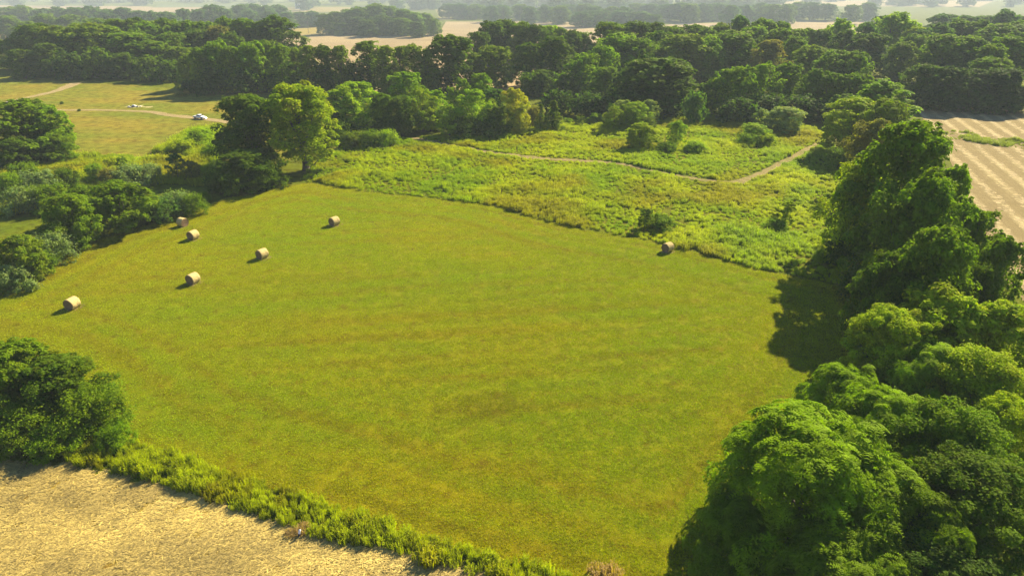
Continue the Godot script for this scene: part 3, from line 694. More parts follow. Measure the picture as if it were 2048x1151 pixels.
# ---------------------------------------------------------------- hedgerows and single trees
func hedges() -> void:
	var g := "trees and bushes of the right hedgerow"
	grow([
		[1722, 196, 15, 120, "broad", "yellow", "broad yellow-green dome at the hedgerow's far end beside the meadow track"],
		[1775, 206, 15, 90, "broad", "olive", "olive-yellow dome behind the brownish one at the hedgerow's far end"],
		[1758, 240, 16, 92, "broad", "brown", "brownish olive round tree between the yellow-green dome and the big deep green tree"],
		[1834, 243, 25, 154, "broad", "mid", "big deep green round tree rising highest in the right hedgerow"],
		[1738, 322, 17, 108, "broad", "yellow", "yellow-green low spreading tree on the meadow side of the big deep green tree"],
		[1912, 335, 18, 86, "broad", "fresh", "light green tree beside the striped field, right of the big deep green tree"],
		[1872, 362, 20, 142, "broad", "mid", "mid-green tree just in front of the big deep green hedgerow tree"],
		[1965, 420, 16, 115, "broad", "mid", "mid-green spreading tree against the striped field, half way down the hedgerow"],
		[1895, 456, 18, 150, "broad", "mid", "mid-green rounded tree in the middle of the hedgerow above the yellow-green ones"],
		[1790, 510, 14, 110, "broad", "dark", "lower dark tree at the hedgerow's field side, above the mown bay"],
		[2020, 478, 15, 100, "broad", "mid", "mid-green tree at the right edge beside the striped field"],
		[1975, 540, 12, 80, "broad", "dark", "dark small tree under the right edge tree, above the yellow-green row"],
		[1810, 618, 12, 170, "broad", "yellow", "yellow-green bushy tree at the field end of the yellow-green row"],
		[1905, 592, 13, 180, "broad", "yellow", "yellow-green bushy tree in the middle of the yellow-green row"],
		[2010, 604, 13, 170, "broad", "yellow", "yellow-green bushy tree at the right edge of the yellow-green row"],
		[1775, 575, 10, 80, "broad", "fresh", "small fresh green tree between the dark trees and the yellow-green row"],
		], "the right hedgerow", g)
	grow([
		[1880, 700, 10, 180, "frond", "fresh", "fresh green tree with drooping compound leaves just below the yellow-green row"],
		[1700, 748, 9, 150, "frond", "fresh", "fresh green tree with compound leaves nearest the shaded mown bay"],
		[1985, 720, 11, 190, "broad", "yellow", "yellow-tinged tree at the right edge below the compound-leaved tree"],
		[1790, 800, 11, 200, "frond", "fresh", "compound-leaved tree between the shaded bay's tree and the dark corner"],
		[1910, 830, 12, 220, "broad", "mid", "mid-green tree with yellow sprays above the dark bottom right corner"],
		[1630, 862, 13, 330, "frond", "fresh", "largest compound-leaved tree, nearest the camera at the hay field's lower right edge"],
		[1800, 960, 11, 260, "frond", "mid", "shaded tree right of the largest compound-leaved tree"],
		[1960, 930, 12, 260, "broad", "dark", "dark tree filling the bottom right corner"],
		[2050, 800, 11, 160, "broad", "yellow", "yellow-green tree cut by the right edge, above the dark corner"],
		[1480, 1010, 7, 160, "frond", "mid", "low outer tree left of the largest compound-leaved tree"],
		[1700, 1080, 9, 260, "frond", "mid", "shaded low tree along the bottom edge under the largest tree"],
		[1900, 1090, 9, 300, "broad", "deep", "very dark tree along the bottom edge near the right corner"],
		[1430, 1120, 4, 90, "shrub", "mid", "green shrub at the foot of the low outer tree on the bottom edge"],
		], "the near hedgerow", "near trees at the lower right")
	grow([
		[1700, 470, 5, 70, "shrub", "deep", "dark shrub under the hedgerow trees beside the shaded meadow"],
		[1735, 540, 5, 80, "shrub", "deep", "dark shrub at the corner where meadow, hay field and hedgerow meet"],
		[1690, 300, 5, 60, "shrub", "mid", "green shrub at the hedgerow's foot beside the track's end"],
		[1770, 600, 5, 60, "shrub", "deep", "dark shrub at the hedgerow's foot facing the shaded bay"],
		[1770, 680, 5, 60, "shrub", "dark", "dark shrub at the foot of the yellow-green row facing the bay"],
		], "the hedgerow's foot", "shrubs at the right hedgerow's foot")
	# the pair of big trees left of the middle and their neighbours
	grow([
		[492, 198, 17, 135, "broad", "dark", "big dark round tree left of the tall yellow-green tree"],
		[590, 170, 20.5, 112, "lofty", "yellow", "tall yellow-green tree with a bare trunk at the hay field's top corner"],
		[478, 300, 9, 110, "broad", "dark", "dark bushy tree under the big dark round tree"],
		[455, 330, 6, 60, "shrub", "mid", "mid-green shrub at the foot of the dark bushy tree by the field"],
		[525, 325, 6, 60, "shrub", "dark", "dark shrub between the bushy tree and the bare trunk"],
		[428, 345, 4, 50, "shrub", "dark", "dark shrub left of the dark bushy tree at the grass strip"],
		[632, 186, 9, 40, "broad", "mid", "small round tree peeping out right of the tall yellow-green tree"],
		], "the corner clump", "")
	grow([
		[702, 163, 15, 104, "broad", "light", "light green spreading tree, largest of the group behind the meadow"],
		[664, 196, 11, 50, "broad", "dark", "dark tree between the tall yellow-green and the light green spreading tree"],
		[762, 188, 12, 50, "tall", "mid", "mid-green tree right of the light green spreading tree"],
		[800, 194, 11, 60, "broad", "dark", "dark tree with a visible trunk left of the yellow-green feathery ones"],
		[812, 150, 14, 70, "feathery", "fresh", "soft green feathery tree standing behind the dark trunked tree"],
		[842, 182, 12, 62, "feathery", "yellow", "yellow-green feathery tree behind the meadow, tallest of its clump"],
		[872, 184, 11, 42, "feathery", "light", "light green feathery tree just right of the yellow-green feathery one"],
		[860, 215, 7, 50, "feathery", "yellow", "low yellow-green feathery tree over the track's dark mouth"],
		[896, 210, 9, 50, "broad", "light", "bright green round young tree beside the track's left end"],
		[903, 178, 10, 32, "feathery", "light", "small light feathery tree alone before the dark tree line"],
		[946, 184, 12, 78, "feathery", "light", "wide light green feathery tree left of the golden-topped tree"],
		[925, 162, 12, 36, "feathery", "fresh", "left of two soft green trees standing behind the wide feathery tree"],
		[966, 150, 13, 46, "feathery", "fresh", "taller soft green tree behind the wide feathery tree"],
		[987, 176, 11, 50, "broad", "blue", "blue-green tree between the wide feathery tree and the golden top"],
		[1030, 181, 12, 58, "feathery", "gold", "golden-topped tree at the meadow's back edge"],
		[1000, 215, 8, 50, "feathery", "olive", "olive feathery tree left of the golden-topped tree's foot"],
		[1040, 218, 7, 36, "feathery", "gold", "small golden-green tree at the foot of the golden-topped tree"],
		[1068, 214, 6, 30, "shrub", "brown", "brownish bare shrub right of the golden-topped tree"],
		[1082, 208, 8, 34, "pointed", "olive", "shorter pointed olive tree right of the brownish shrub"],
		[1108, 200, 9, 50, "pointed", "olive", "pointed olive tree at the right end of the row behind the meadow"],
		[772, 262, 4, 40, "shrub", "light", "bright green shrub left of the track's mouth before the dark trees"],
		[735, 264, 4, 50, "shrub", "mid", "mid-green shrub below the light green spreading tree"],
		[700, 266, 4, 44, "shrub", "olive", "olive shrub at the meadow's left back corner"],
		[680, 240, 6, 60, "shrub", "dark", "dark shrub under the light green spreading tree"],
		[770, 238, 5, 60, "shrub", "dark", "dark undergrowth shrub at the foot of the trunked tree"],
		[930, 236, 5, 70, "shrub", "dark", "dark shrub under the wide light green feathery tree"],
		[985, 236, 5, 60, "shrub", "dark", "dark shrub under the blue-green tree"],
		], "the row behind the meadow", "")
	# left edge
	grow([
		[20, 202, 15, 150, "broad", "mid", "large round tree at the left edge below the pasture track"],
		[82, 214, 13, 92, "broad", "fresh", "sunlit yellow-green right half of the left edge clump, a round tree"],
		[105, 272, 7, 66, "broad", "mid", "lower mid-green tree at the right foot of the left edge clump"],
		[20, 275, 8, 80, "broad", "dark", "dark tree under the large round left edge tree"],
		[130, 393, 9.5, 104, "broad", "mid", "deep green round tree on the hay field's left edge, nearer of the big two"],
		[226, 364, 9.5, 116, "broad", "mid", "wide deep green tree on the hay field's left edge, farther of the big two"],
		[24, 470, 8, 90, "broad", "olive", "olive tree at the left edge above the hay field"],
		[160, 372, 7, 70, "broad", "mid", "mid-green tree behind the two deep green hedge trees"],
		], "the left hedge", "")
	grow([
		[95, 470, 5, 70, "shrub", "silver", "silvery shrub in front of the nearer deep green hedge tree"],
		[15, 535, 4, 70, "shrub", "silver", "silvery shrub at the left edge touching the hay field"],
		[62, 505, 4, 60, "shrub", "mid", "green shrub between the two silvery ones on the left edge"],
		[312, 398, 4.5, 70, "shrub", "blue", "blue-green shrub right of the wide deep green hedge tree"],
		[352, 386, 4.5, 60, "shrub", "silver", "pale sprouting shrub near the right end of the left hedge"],
		[382, 392, 4, 44, "shrub", "mid", "green shrub ending the left hedge above the two bales"],
		[285, 385, 5, 50, "shrub", "dark", "dark shrub leaning on the wide deep green hedge tree"],
		[405, 384, 2.2, 24, "shrub", "mid", "small round bush alone between the hedge and the corner clump"],
		[262, 332, 4.5, 70, "shrub", "silver", "grey-green shrub by the dry pasture, wide and low"],
		[295, 330, 4, 44, "shrub", "silver", "smaller grey-green shrub right of the wide low one"],
		[215, 338, 4, 44, "shrub", "brown", "reddish brown shrub left of the wide grey-green one"],
		[240, 314, 4, 24, "young", "mid", "small dark sapling above the reddish brown shrub"],
		[346, 308, 6, 36, "young", "blue", "blue-green young tree standing alone in the scrub"],
		[378, 322, 5, 36, "young", "brown", "thin twiggy young tree right of the blue-green one"],
		[125, 340, 4.5, 50, "shrub", "dark", "dark round shrub in the middle of the left scrub"],
		[70, 345, 5, 70, "shrub", "silver", "wide silvery shrub in the left scrub"],
		[35, 378, 5, 60, "shrub", "silver", "silvery shrub near the left edge above the grass strip"],
		[95, 372, 5, 70, "shrub", "mid", "mid-green shrub right of the silvery scrub"],
		[40, 330, 5, 60, "shrub", "mid", "mid-green shrub under the left edge clump"],
		[10, 350, 5, 50, "shrub", "fresh", "fresh green shrub at the left edge of the scrub"],
		[185, 330, 4, 40, "shrub", "fresh", "fresh green shrub behind the two deep green hedge trees"],
		[398, 258, 5, 56, "shrub", "light", "bright green bush on the pasture left of the big dark round tree"],
		[360, 282, 3.5, 60, "shrub", "yellow", "low yellow-green bush at the left tip of the bright patch"],
		[425, 285, 4, 50, "shrub", "light", "light green bush tucked under the big dark round tree"],
		[372, 150, 5, 30, "shrub", "light", "light green bush before the tree line above the pickup"],
		[384, 160, 5, 44, "shrub", "deep", "dark bush at the tree line's foot above the pickup"],
		], "the left scrub", "")
	# lower left clump
	grow([
		[12, 692, 8, 150, "broad", "mid", "leafy tree at the left edge above the stubble field"],
		[95, 722, 7, 150, "broad", "dark", "dark bushy tree in the middle of the lower left clump"],
		[172, 786, 5, 130, "shrub", "mid", "round green bush at the right end of the lower left clump"],
		[40, 820, 4, 130, "shrub", "mid", "leafy bush at the left edge just above the stubble"],
		[110, 850, 3, 100, "shrub", "fresh", "fresh green low bush in front of the lower left clump"],
		[225, 850, 2.5, 70, "shrub", "fresh", "low bright bush where the weed strip meets the clump"],
		], "the lower left clump", "")
	# saplings and bushes in the meadow
	grow([
		[1245, 203, 7.5, 46, "feathery", "pale", "pale young tree at the left of the meadow thicket"],
		[1230, 214, 7, 40, "feathery", "yellow", "yellow-green young tree on the thicket's left flank"],
		[1270, 206, 7.5, 60, "feathery", "light", "light green middle tree of the meadow thicket"],
		[1300, 202, 7, 42, "feathery", "pale", "pale young tree at the right of the meadow thicket"],
		[1296, 236, 3, 30, "shrub", "olive", "olive bush at the thicket's right foot"],
		[1284, 246, 7, 62, "broad", "yellow", "yellow-green young tree below the thicket by the track"],
		[1356, 243, 7, 38, "feathery", "light", "light green narrow young tree alone in the upper meadow"],
		[1335, 285, 2.5, 40, "shrub", "fresh", "fresh green bush at the narrow young tree's foot"],
		[1392, 284, 2.6, 44, "shrub", "light", "light green bush in the upper meadow right of the narrow tree"],
		[1512, 248, 5, 54, "broad", "light", "light green bush of the right-hand meadow clump"],
		[1500, 268, 3, 40, "shrub", "light", "light green bush before the right-hand meadow clump"],
		[1538, 270, 3, 36, "shrub", "yellow", "yellow-green bush at the right-hand clump's right foot"],
		[1527, 219, 6, 36, "young", "pale", "pale sapling between the clump and the dark wood"],
		[1482, 224, 4, 18, "young", "olive", "thin olive sapling left of the pale sapling"],
		[1576, 215, 7.5, 68, "broad", "pale", "pale round young tree near the wood's dark corner"],
		[1578, 404, 5, 44, "young", "yellow", "thin yellow sapling alone in the lower meadow"],
		[1555, 440, 2.0, 44, "shrub", "fresh", "low green bush beside the thin yellow sapling"],
		[1322, 432, 2.6, 60, "shrub", "mid", "mid-green bramble bush on the meadow edge above the lone bale"],
		[1292, 418, 4, 34, "young", "olive", "thin olive sapling beside the bramble bush"],
		[1160, 232, 3, 24, "young", "olive", "thin shrub at the meadow's back edge, right of the pointed trees"],
		[1192, 226, 3, 30, "young", "light", "small light sapling at the meadow's back edge"],
		[1135, 236, 2, 20, "young", "light", "smallest light sapling beside the pointed trees"],
		], "the meadow", "")

# ---------------------------------------------------------------- weeds, grass and straw
func weed_clump(stems: int, tall: float, spread: float, wide: float, leafy: float) -> ArrayMesh:
	var v := PackedVector3Array()
	var c := PackedColorArray()
	var idx := PackedInt32Array()
	for i in stems:
		var a := rng.randf() * TAU
		var d := sqrt(rng.randf()) * spread
		var p := Vector3(cos(a) * d, 0, sin(a) * d)
		var h := tall * rng.randf_range(0.55, 1.1) * (1.0 - 0.35 * d / spread)
		var lean := Vector3(rng.randf_range(-1, 1), 0, rng.randf_range(-1, 1)) * h * 0.28
		var turn := rng.randf() * TAU
		var b := Vector3(cos(turn), 0, sin(turn)) * wide * rng.randf_range(0.7, 1.3)
		var k := v.size()
		v.append(p - b * 0.5); v.append(p + b * 0.5); v.append(p + lean * 0.4 + Vector3(0, h * 0.6, 0) + b * 0.6); v.append(p + lean * 0.4 + Vector3(0, h * 0.6, 0) - b * 0.6); v.append(p + lean + Vector3(0, h, 0))
		var g := rng.randf_range(0.65, 1.0)
		for q in 5: c.append(Color(g, g, g * 0.95))
		idx.append_array([k, k + 3, k + 2, k, k + 2, k + 1, k + 3, k + 4, k + 2])
		for q in int(leafy):
			var t := rng.randf_range(0.35, 1.0)
			var at := p + lean * t * t + Vector3(0, h * t, 0)
			var dir := ball()
			dir.y = absf(dir.y) * 0.5 + 0.1
			var s := wide * rng.randf_range(1.4, 2.4)
			var w := dir.cross(Vector3.UP).normalized() * s * 0.28
			k = v.size()
			v.append(at); v.append(at + dir * s * 0.5 + w); v.append(at + dir * s); v.append(at + dir * s * 0.5 - w)
			for z in 4: c.append(Color(g, g, g * 0.9))
			idx.append_array([k, k + 1, k + 2, k, k + 2, k + 3])
	return arrays(v, c, idx)

func turf_patch(tufts: int, spread: float) -> ArrayMesh:
	var v := PackedVector3Array()
	var c := PackedColorArray()
	var idx := PackedInt32Array()
	for i in tufts:
		var at := Vector3(rng.randf_range(-1, 1) * spread, 0, rng.randf_range(-1, 1) * spread)
		var g0 := rng.randf_range(0.6, 1.0)
		var tall := rng.randf_range(0.05, 0.12)
		for k in 6:
			var a := rng.randf() * TAU
			var dir := Vector3(cos(a), 0, sin(a))
			var b := Vector3(-sin(a), 0, cos(a)) * rng.randf_range(0.015, 0.03)
			var p := at + dir * rng.randf_range(0.0, 0.07)
			var tip := p + dir * rng.randf_range(0.03, 0.10) + Vector3(0, tall * rng.randf_range(0.6, 1.2), 0)
			var n := v.size()
			v.append(p - b); v.append(p + b); v.append(tip)
			var g := g0 * rng.randf_range(0.85, 1.0)
			for z in 3: c.append(Color(g, g, g * 0.9))
			idx.append_array([n, n + 1, n + 2])
	return arrays(v, c, idx)

func straw_patch(pieces: int, spread: float) -> ArrayMesh:
	var v := PackedVector3Array()
	var c := PackedColorArray()
	var idx := PackedInt32Array()
	for i in pieces:
		var p := Vector3(rng.randf_range(-1, 1) * spread, rng.randf_range(0.01, 0.09), rng.randf_range(-1, 1) * spread)
		var a := rng.randfn(0.0, 0.55) - 0.35
		var d := Vector3(cos(a), rng.randf_range(-0.2, 0.3), sin(a)) * rng.randf_range(0.1, 0.34)
		var b := Vector3(-sin(a), 0, cos(a)) * rng.randf_range(0.015, 0.035)
		var k := v.size()
		v.append(p - d + b); v.append(p - d - b); v.append(p + d - b); v.append(p + d + b)
		var g := rng.randf_range(0.42, 1.0)
		for q in 4: c.append(Color(g, g * rng.randf_range(0.92, 1.0), g * 0.95))
		idx.append_array([k, k + 1, k + 2, k, k + 2, k + 3])
	return arrays(v, c, idx)

func near_line(p: Vector2, line: PackedVector2Array, d: float) -> bool:
	for i in line.size() - 1:
		if Geometry2D.get_closest_point_to_segment(p, line[i], line[i + 1]).distance_to(p) < d: return true
	return false

func sow(called: String, poly: PackedVector2Array, meshes: Array, m: Material, count: int, size: Vector2, tint: Callable, keep: Callable) -> Array:
	var lo := poly[0]
	var hi := poly[0]
	for p in poly:
		lo = Vector2(minf(lo.x, p.x), minf(lo.y, p.y))
		hi = Vector2(maxf(hi.x, p.x), maxf(hi.y, p.y))
	var xf := []
	var cols := []
	for k in meshes.size():
		xf.append([]); cols.append([])
	for i in count:
		var p := Vector2(rng.randf_range(lo.x, hi.x), rng.randf_range(lo.y, hi.y))
		if not Geometry2D.is_point_in_polygon(p, poly): continue
		var s: float = keep.call(p)
		if s <= 0.0: continue
		s *= rng.randf_range(size.x, size.y)
		var k := rng.randi() % meshes.size()
		xf[k].append(Transform3D(Basis(Vector3.UP, rng.randf() * TAU if called != "stubble_straw" else rng.randf_range(-0.3, 0.3)).scaled(Vector3(s, s * rng.randf_range(0.8, 1.2), s)), Vector3(p.x, 0.02, p.y)))
		cols[k].append(tint.call(p))
	var out := []
	for k in meshes.size():
		out.append(scatter(called, meshes[k], m, xf[k], cols[k]))
	return out

func grass_mat(base: Color) -> StandardMaterial3D:
	var m := StandardMaterial3D.new()
	m.albedo_color = base
	m.vertex_color_use_as_albedo = true
	m.roughness = 0.6
	m.metallic_specular = 0.25
	m.backlight_enabled = true
	m.backlight = Color(0.95, 1.0, 0.4)
	m.cull_mode = BaseMaterial3D.CULL_DISABLED
	return m

func meadow_plants() -> void:
	var weeds := []
	for k in 4:
		weeds.append(weed_clump(44, 1.2, 0.75, 0.085, 5))
	var rods := [weeds[0]]
	for k in 3:
		rods.append(weed_clump(30, 1.5, 0.42, 0.055, 4))
	var gm := grass_mat(lin(0.50, 0.53, 0.010))
	var rough := plan([[600, 362], [650, 305], [720, 288], [860, 272], [1000, 258], [1150, 240], [1300, 228], [1560, 232], [1660, 270], [1690, 330], [1735, 420], [1780, 560], [1755, 620], [1700, 584], [1640, 560], [1550, 544], [1480, 528], [1400, 506], [1330, 487], [1260, 475], [1150, 455], [1070, 435], [1000, 414], [930, 402], [820, 391], [740, 383], [660, 370]])
	var track := plan([[820, 276], [860, 284], [920, 295], [1000, 308], [1100, 318], [1230, 326], [1300, 341], [1400, 359], [1462, 366], [1492, 359], [1530, 344], [1590, 312], [1640, 287], [1690, 272]])
	var tint := func(p):
		var n := broad.get_noise_2d(p.x * 1.5, p.y * 1.5)
		var f := fine.get_noise_2d(p.x * 0.4, p.y * 0.4)
		var t := clampf(0.5 + 0.9 * n + 0.6 * f, 0.0, 1.0)
		var c := Color(0.64, 0.86, 0.08).lerp(Color(1.08, 1.10, 0.12), t)
		c = c.lerp(Color(0.80, 0.66, 0.5), clampf(2.4 * broad.get_noise_2d(p.x * 1.1 + 90.0, p.y * 1.4 + 40.0) - 0.25, 0.0, 0.75))
		return c * rng.randf_range(0.8, 1.15)
	for o in sow("meadow_weeds", rough, weeds, gm, 34000, Vector2(0.65, 1.05), tint, func(p):
		if near_line(p, track, 1.5 + 0.7 * fine.get_noise_2d(p.x * 2.0, p.y * 2.0)): return 0.0
		return clampf(0.82 + 0.8 * fine.get_noise_2d(p.x * 0.35 + 50, p.y * 0.35) + 0.7 * broad.get_noise_2d(p.x * 2.0, p.y * 2.0), 0.5, 1.3)):
		tag(o, "tall rough weeds and grass of the meadow beyond the hay field", "weeds", "rough meadow growth")
	# short cut turf of the hay field
	var turf := []
	for k in 4:
		turf.append(turf_patch(34, 0.75))
	for o in sow("hay_stubble", plan(hay_edge), turf, gm, 34000, Vector2(0.85, 1.25), func(p): return hay_tint(p) * Color(1.9, 1.95, 1.0) * rng.randf_range(0.85, 1.15), func(p): return 1.0 if p.x > -88.0 else 0.0):
		tag(o, "short cut grass covering the mown hay field", "grass", "cut grass of the hay field")
	# the weedy strip between hay field and stubble
	var strip := plan([[110, 905], [160, 880], [240, 872], [330, 900], [420, 938], [520, 964], [640, 1000], [760, 1046], [870, 1082], [1000, 1114], [1150, 1154], [1400, 1215], [1400, 1260], [1130, 1200], [960, 1150], [800, 1108], [650, 1078], [520, 1034], [400, 992], [250, 950], [130, 925]])
	for o in sow("weed_strip", strip, rods, gm, 6500, Vector2(0.55, 1.05), func(p): return Color(0.92, 1.0, 0.12).lerp(Color(0.75, 0.60, 0.28), clampf(2.0 * fine.get_noise_2d(p.x * 0.6, p.y * 0.6) - 0.4, 0.0, 0.6)) * rng.randf_range(0.55, 1.15), func(p): return clampf(0.9 + 0.7 * fine.get_noise_2d(p.x * 0.7, p.y * 0.7), 0.4, 1.5)):
		tag(o, "bright tall weeds in a strip between hay field and stubble", "weeds", "weed strip by the stubble")
	# weeds at the foot of the left scrub
	var scrub := plan([[-60, 330], [100, 318], [240, 312], [300, 322], [440, 322], [440, 372], [300, 366], [230, 380], [60, 425], [-60, 430]])
	for o in sow("scrub_weeds", scrub, weeds, gm, 6000, Vector2(0.8, 1.6), tint, func(p): return clampf(0.9 + fine.get_noise_2d(p.x * 0.4, p.y * 0.4), 0.3, 1.4)):
		tag(o, "light green weeds filling the gaps of the left scrub", "weeds", "weeds in the left scrub")
	var patch := plan([[310, 305], [380, 262], [440, 255], [460, 300], [440, 325]])
	for o in sow("pasture_weeds", patch, weeds, gm, 1400, Vector2(1.0, 1.8), tint, func(p): return 1.0):
		tag(o, "bright green weed patch on the pasture left of the big deep green tree", "weeds", "weed patch on the pasture")
	var line := plan([[1870, 262], [1920, 262], [1990, 275], [2060, 284], [2060, 300], [1980, 292], [1920, 280], [1880, 280]])
	for o in sow("field_weeds", line, weeds, gm, 700, Vector2(0.5, 1.1), func(p): return Color(0.7, 0.8, 0.4) * rng.randf_range(0.7, 1.1), func(p): return clampf(0.6 + 1.6 * fine.get_noise_2d(p.x * 0.5, p.y * 0.5), 0.0, 1.2)):
		tag(o, "straggling line of weeds across the striped field", "weeds", "weeds on the striped field")
	# straw lying on the stubble
	var straw := []
	for k in 4:
		straw.append(straw_patch(90, 0.6))
	var sm := StandardMaterial3D.new()
	sm.albedo_color = lin(0.62, 0.49, 0.12)
	sm.vertex_color_use_as_albedo = true
	sm.roughness = 0.8
	sm.cull_mode = BaseMaterial3D.CULL_DISABLED
	var stub := plan([[-60, 918], [120, 930], [250, 956], [400, 996], [520, 1038], [650, 1082], [800, 1110], [960, 1150], [1000, 1170], [-60, 1170]])
	for o in sow("stubble_straw", stub, straw, sm, 2400, Vector2(0.8, 1.2), func(p): return Color(1, 1, 1) * rng.randf_range(0.72, 1.0) * (0.9 + 0.14 * sin((p.y * 0.94 + p.x * 0.34) * 4.2 + 1.2 * broad.get_noise_2d(p.x * 2.0, p.y * 2.0)) + 0.5 * broad.get_noise_2d(p.x * 3.0, p.y * 6.0)), func(p): return 1.0):
		tag(o, "loose cut straw lying over the stubble field", "straw", "straw on the stubble field")
	for o in sow("field_straw", plan([[1850, 226], [2060, 226], [2080, 600], [1990, 520], [1940, 400], [1880, 280]]), straw, sm, 22000, Vector2(0.4, 0.65), func(p): return Color(0.98, 0.98, 1.4) * rng.randf_range(0.7, 1.05), func(p): return 1.0 if pow(0.5 + 0.5 * sin((p - row_at).dot(row_side) * TAU / 4.8), 2.0) > rng.randf_range(0.1, 1.25) else 0.0):
		tag(o, "scattered crop straw on the striped field at the right", "straw", "straw on the striped field")

# ---------------------------------------------------------------- bales, pickup and other things
func objects() -> void:
	bales()
	pickup()
	farm()
	heaps()

func skin(c: Color, rough: float, spec := 0.4, metal := 0.0) -> StandardMaterial3D:
	var m := StandardMaterial3D.new()
	m.albedo_color = c
	m.roughness = rough
	m.metallic_specular = spec
	m.metallic = metal
	return m

func bale_meshes(seed_: int) -> Array:
	var n := FastNoiseLite.new()
	n.seed = seed_; n.frequency = 1.6; n.fractal_octaves = 3
	var rad := 0.86
	var half := 0.76
	var around := 56
	var along := 18
	var v := PackedVector3Array(); var c := PackedColorArray(); var idx := PackedInt32Array()
	for i in along + 1:
		var x := lerpf(-half, half, float(i) / along)
		var edge := clampf((half - absf(x)) / 0.10, 0.0, 1.0)
		for k in around:
			var a := TAU * k / around
			var band := 0.012 * sin(x * 42.0)
			var r := rad * (0.955 + 0.045 * sqrt(edge)) + band + 0.035 * n.get_noise_3d(x * 1.2, cos(a) * 1.5, sin(a) * 1.5)
			var y := r * cos(a)
			if y < -0.80: y = -0.80 + (y + 0.80) * 0.3
			v.append(Vector3(x, y + 0.80, r * sin(a)))
			var g := clampf(0.86 + 0.3 * n.get_noise_3d(x * 9.0, cos(a) * 3.0, sin(a) * 3.0) + rng.randf_range(-0.07, 0.07), 0.0, 1.0)
			c.append(Color(g, g * 0.98, g * 0.94))
	for i in along:
		for k in around:
			var p := i * around + k; var q := i * around + (k + 1) % around
			idx.append_array([p, q, q + around, p, q + around, p + around])
	var roll := arrays(v, c, idx)
	# one end: a spiral of rolled layers
	var ev := PackedVector3Array(); var ec := PackedColorArray(); var ei := PackedInt32Array()
	var rings := 22
	for i in rings + 1:
		for k in around:
			var a := TAU * k / around
			var f := float(i) / rings
			var turn := fmod(f * 9.0 + float(k) / around, 1.0)
			var r := rad * 0.965 * f + 0.02 * n.get_noise_2d(a * 2.0, f * 5.0) * f
			var x := -0.045 * (1.0 - f) - 0.028 * turn + 0.03 * n.get_noise_2d(cos(a) * f * 6.0, sin(a) * f * 6.0)
			var y := r * cos(a)
			if y < -0.80: y = -0.80 + (y + 0.80) * 0.3
			ev.append(Vector3(x, y, r * sin(a)))
			var g := clampf(0.72 - 0.3 * turn + rng.randf_range(-0.1, 0.1), 0.2, 1.0)
			ec.append(Color(g, g * 0.93, g * 0.86))
	for i in rings:
		for k in around:
			var p := i * around + k; var q := i * around + (k + 1) % around
			ei.append_array([p, q, q + around, p, q + around, p + around])
	return [roll, arrays(ev, ec, ei)]

func bales() -> void:
	var hay := skin(lin(0.52, 0.42, 0.19), 0.9, 0.1)
	hay.vertex_color_use_as_albedo = true
	var cut := skin(lin(0.34, 0.25, 0.15), 0.95, 0.15)
	cut.vertex_color_use_as_albedo = true
	var kinds := [bale_meshes(31), bale_meshes(32), bale_meshes(33)]
	var rows := [
		[146, 616, 13, "round hay bale nearest the camera, alone toward the field's left side"],
		[387, 566, 22, "round hay bale in the left half, second nearest to the camera"],
		[525, 516, 32, "round hay bale standing right of the left-hand group, in mid field"],
		[387, 478, 22, "round hay bale just in front of the brown-faced one by the left hedge"],
		[366, 452, 118, "round hay bale with its brown rolled end facing the camera, closest to the left hedge"],
		[669, 450, 36, "farthest round hay bale, alone near the field's top edge"],
		[1335, 503, 50, "lone round hay bale on the right, against the meadow's edge"]]
	for i in rows.size():
		var q: Array = rows[i]
		var p := spot(q[0], q[1])
		var o := thing("hay_bale", q[3], "hay bale", Vector3(p.x, 0.03, p.y), "round hay bales on the mown field")
		o.rotation.y = deg_to_rad(90.0 - q[2])
		put("hay_roll", kinds[i % 3][0], hay, o)
		var loose := put("loose_hay", straw_patch(70, 1.2), cut, o)
		loose.set_meta("kind", "stuff")
		for s in [-1, 1]:
			var e := put("rolled_end", kinds[i % 3][1], cut, o)
			e.position = Vector3(0.752 * s, 0.80, 0)
			if s < 0: e.rotation.y = PI

func loft(stations: Array) -> ArrayMesh:          # each: x, half width, bottom, top; a chamfered section swept along x
	var st := st_new()
	var rings := []
	for q in stations:
		var x: float = q[0]; var w: float = q[1]; var b: float = q[2]; var t: float = q[3]
		var ch := minf(0.09, (t - b) * 0.3)
		rings.append([Vector3(x, b, -w + ch), Vector3(x, b + ch, -w), Vector3(x, t - ch * 1.4, -w), Vector3(x, t - ch * 0.3, -w + ch * 0.6), Vector3(x, t, -w + ch * 1.8), Vector3(x, t, w - ch * 1.8), Vector3(x, t - ch * 0.3, w - ch * 0.6), Vector3(x, t - ch * 1.4, w), Vector3(x, b + ch, w), Vector3(x, b, w - ch)])
	var n: int = rings[0].size()
	for i in rings.size() - 1:
		for k in n:
			var k2 := (k + 1) % n
			for p in [rings[i][k], rings[i][k2], rings[i + 1][k2], rings[i][k], rings[i + 1][k2], rings[i + 1][k]]:
				st.add_vertex(p)
	for e in [0, rings.size() - 1]:
		for k in range(1, n - 1):
			var tri := [rings[e][0], rings[e][k + 1], rings[e][k]] if e == 0 else [rings[e][0], rings[e][k], rings[e][k + 1]]
			for p in tri: st.add_vertex(p)
	st.set_smooth_group(-1)
	st.index()
	st.generate_normals()
	return st.commit()

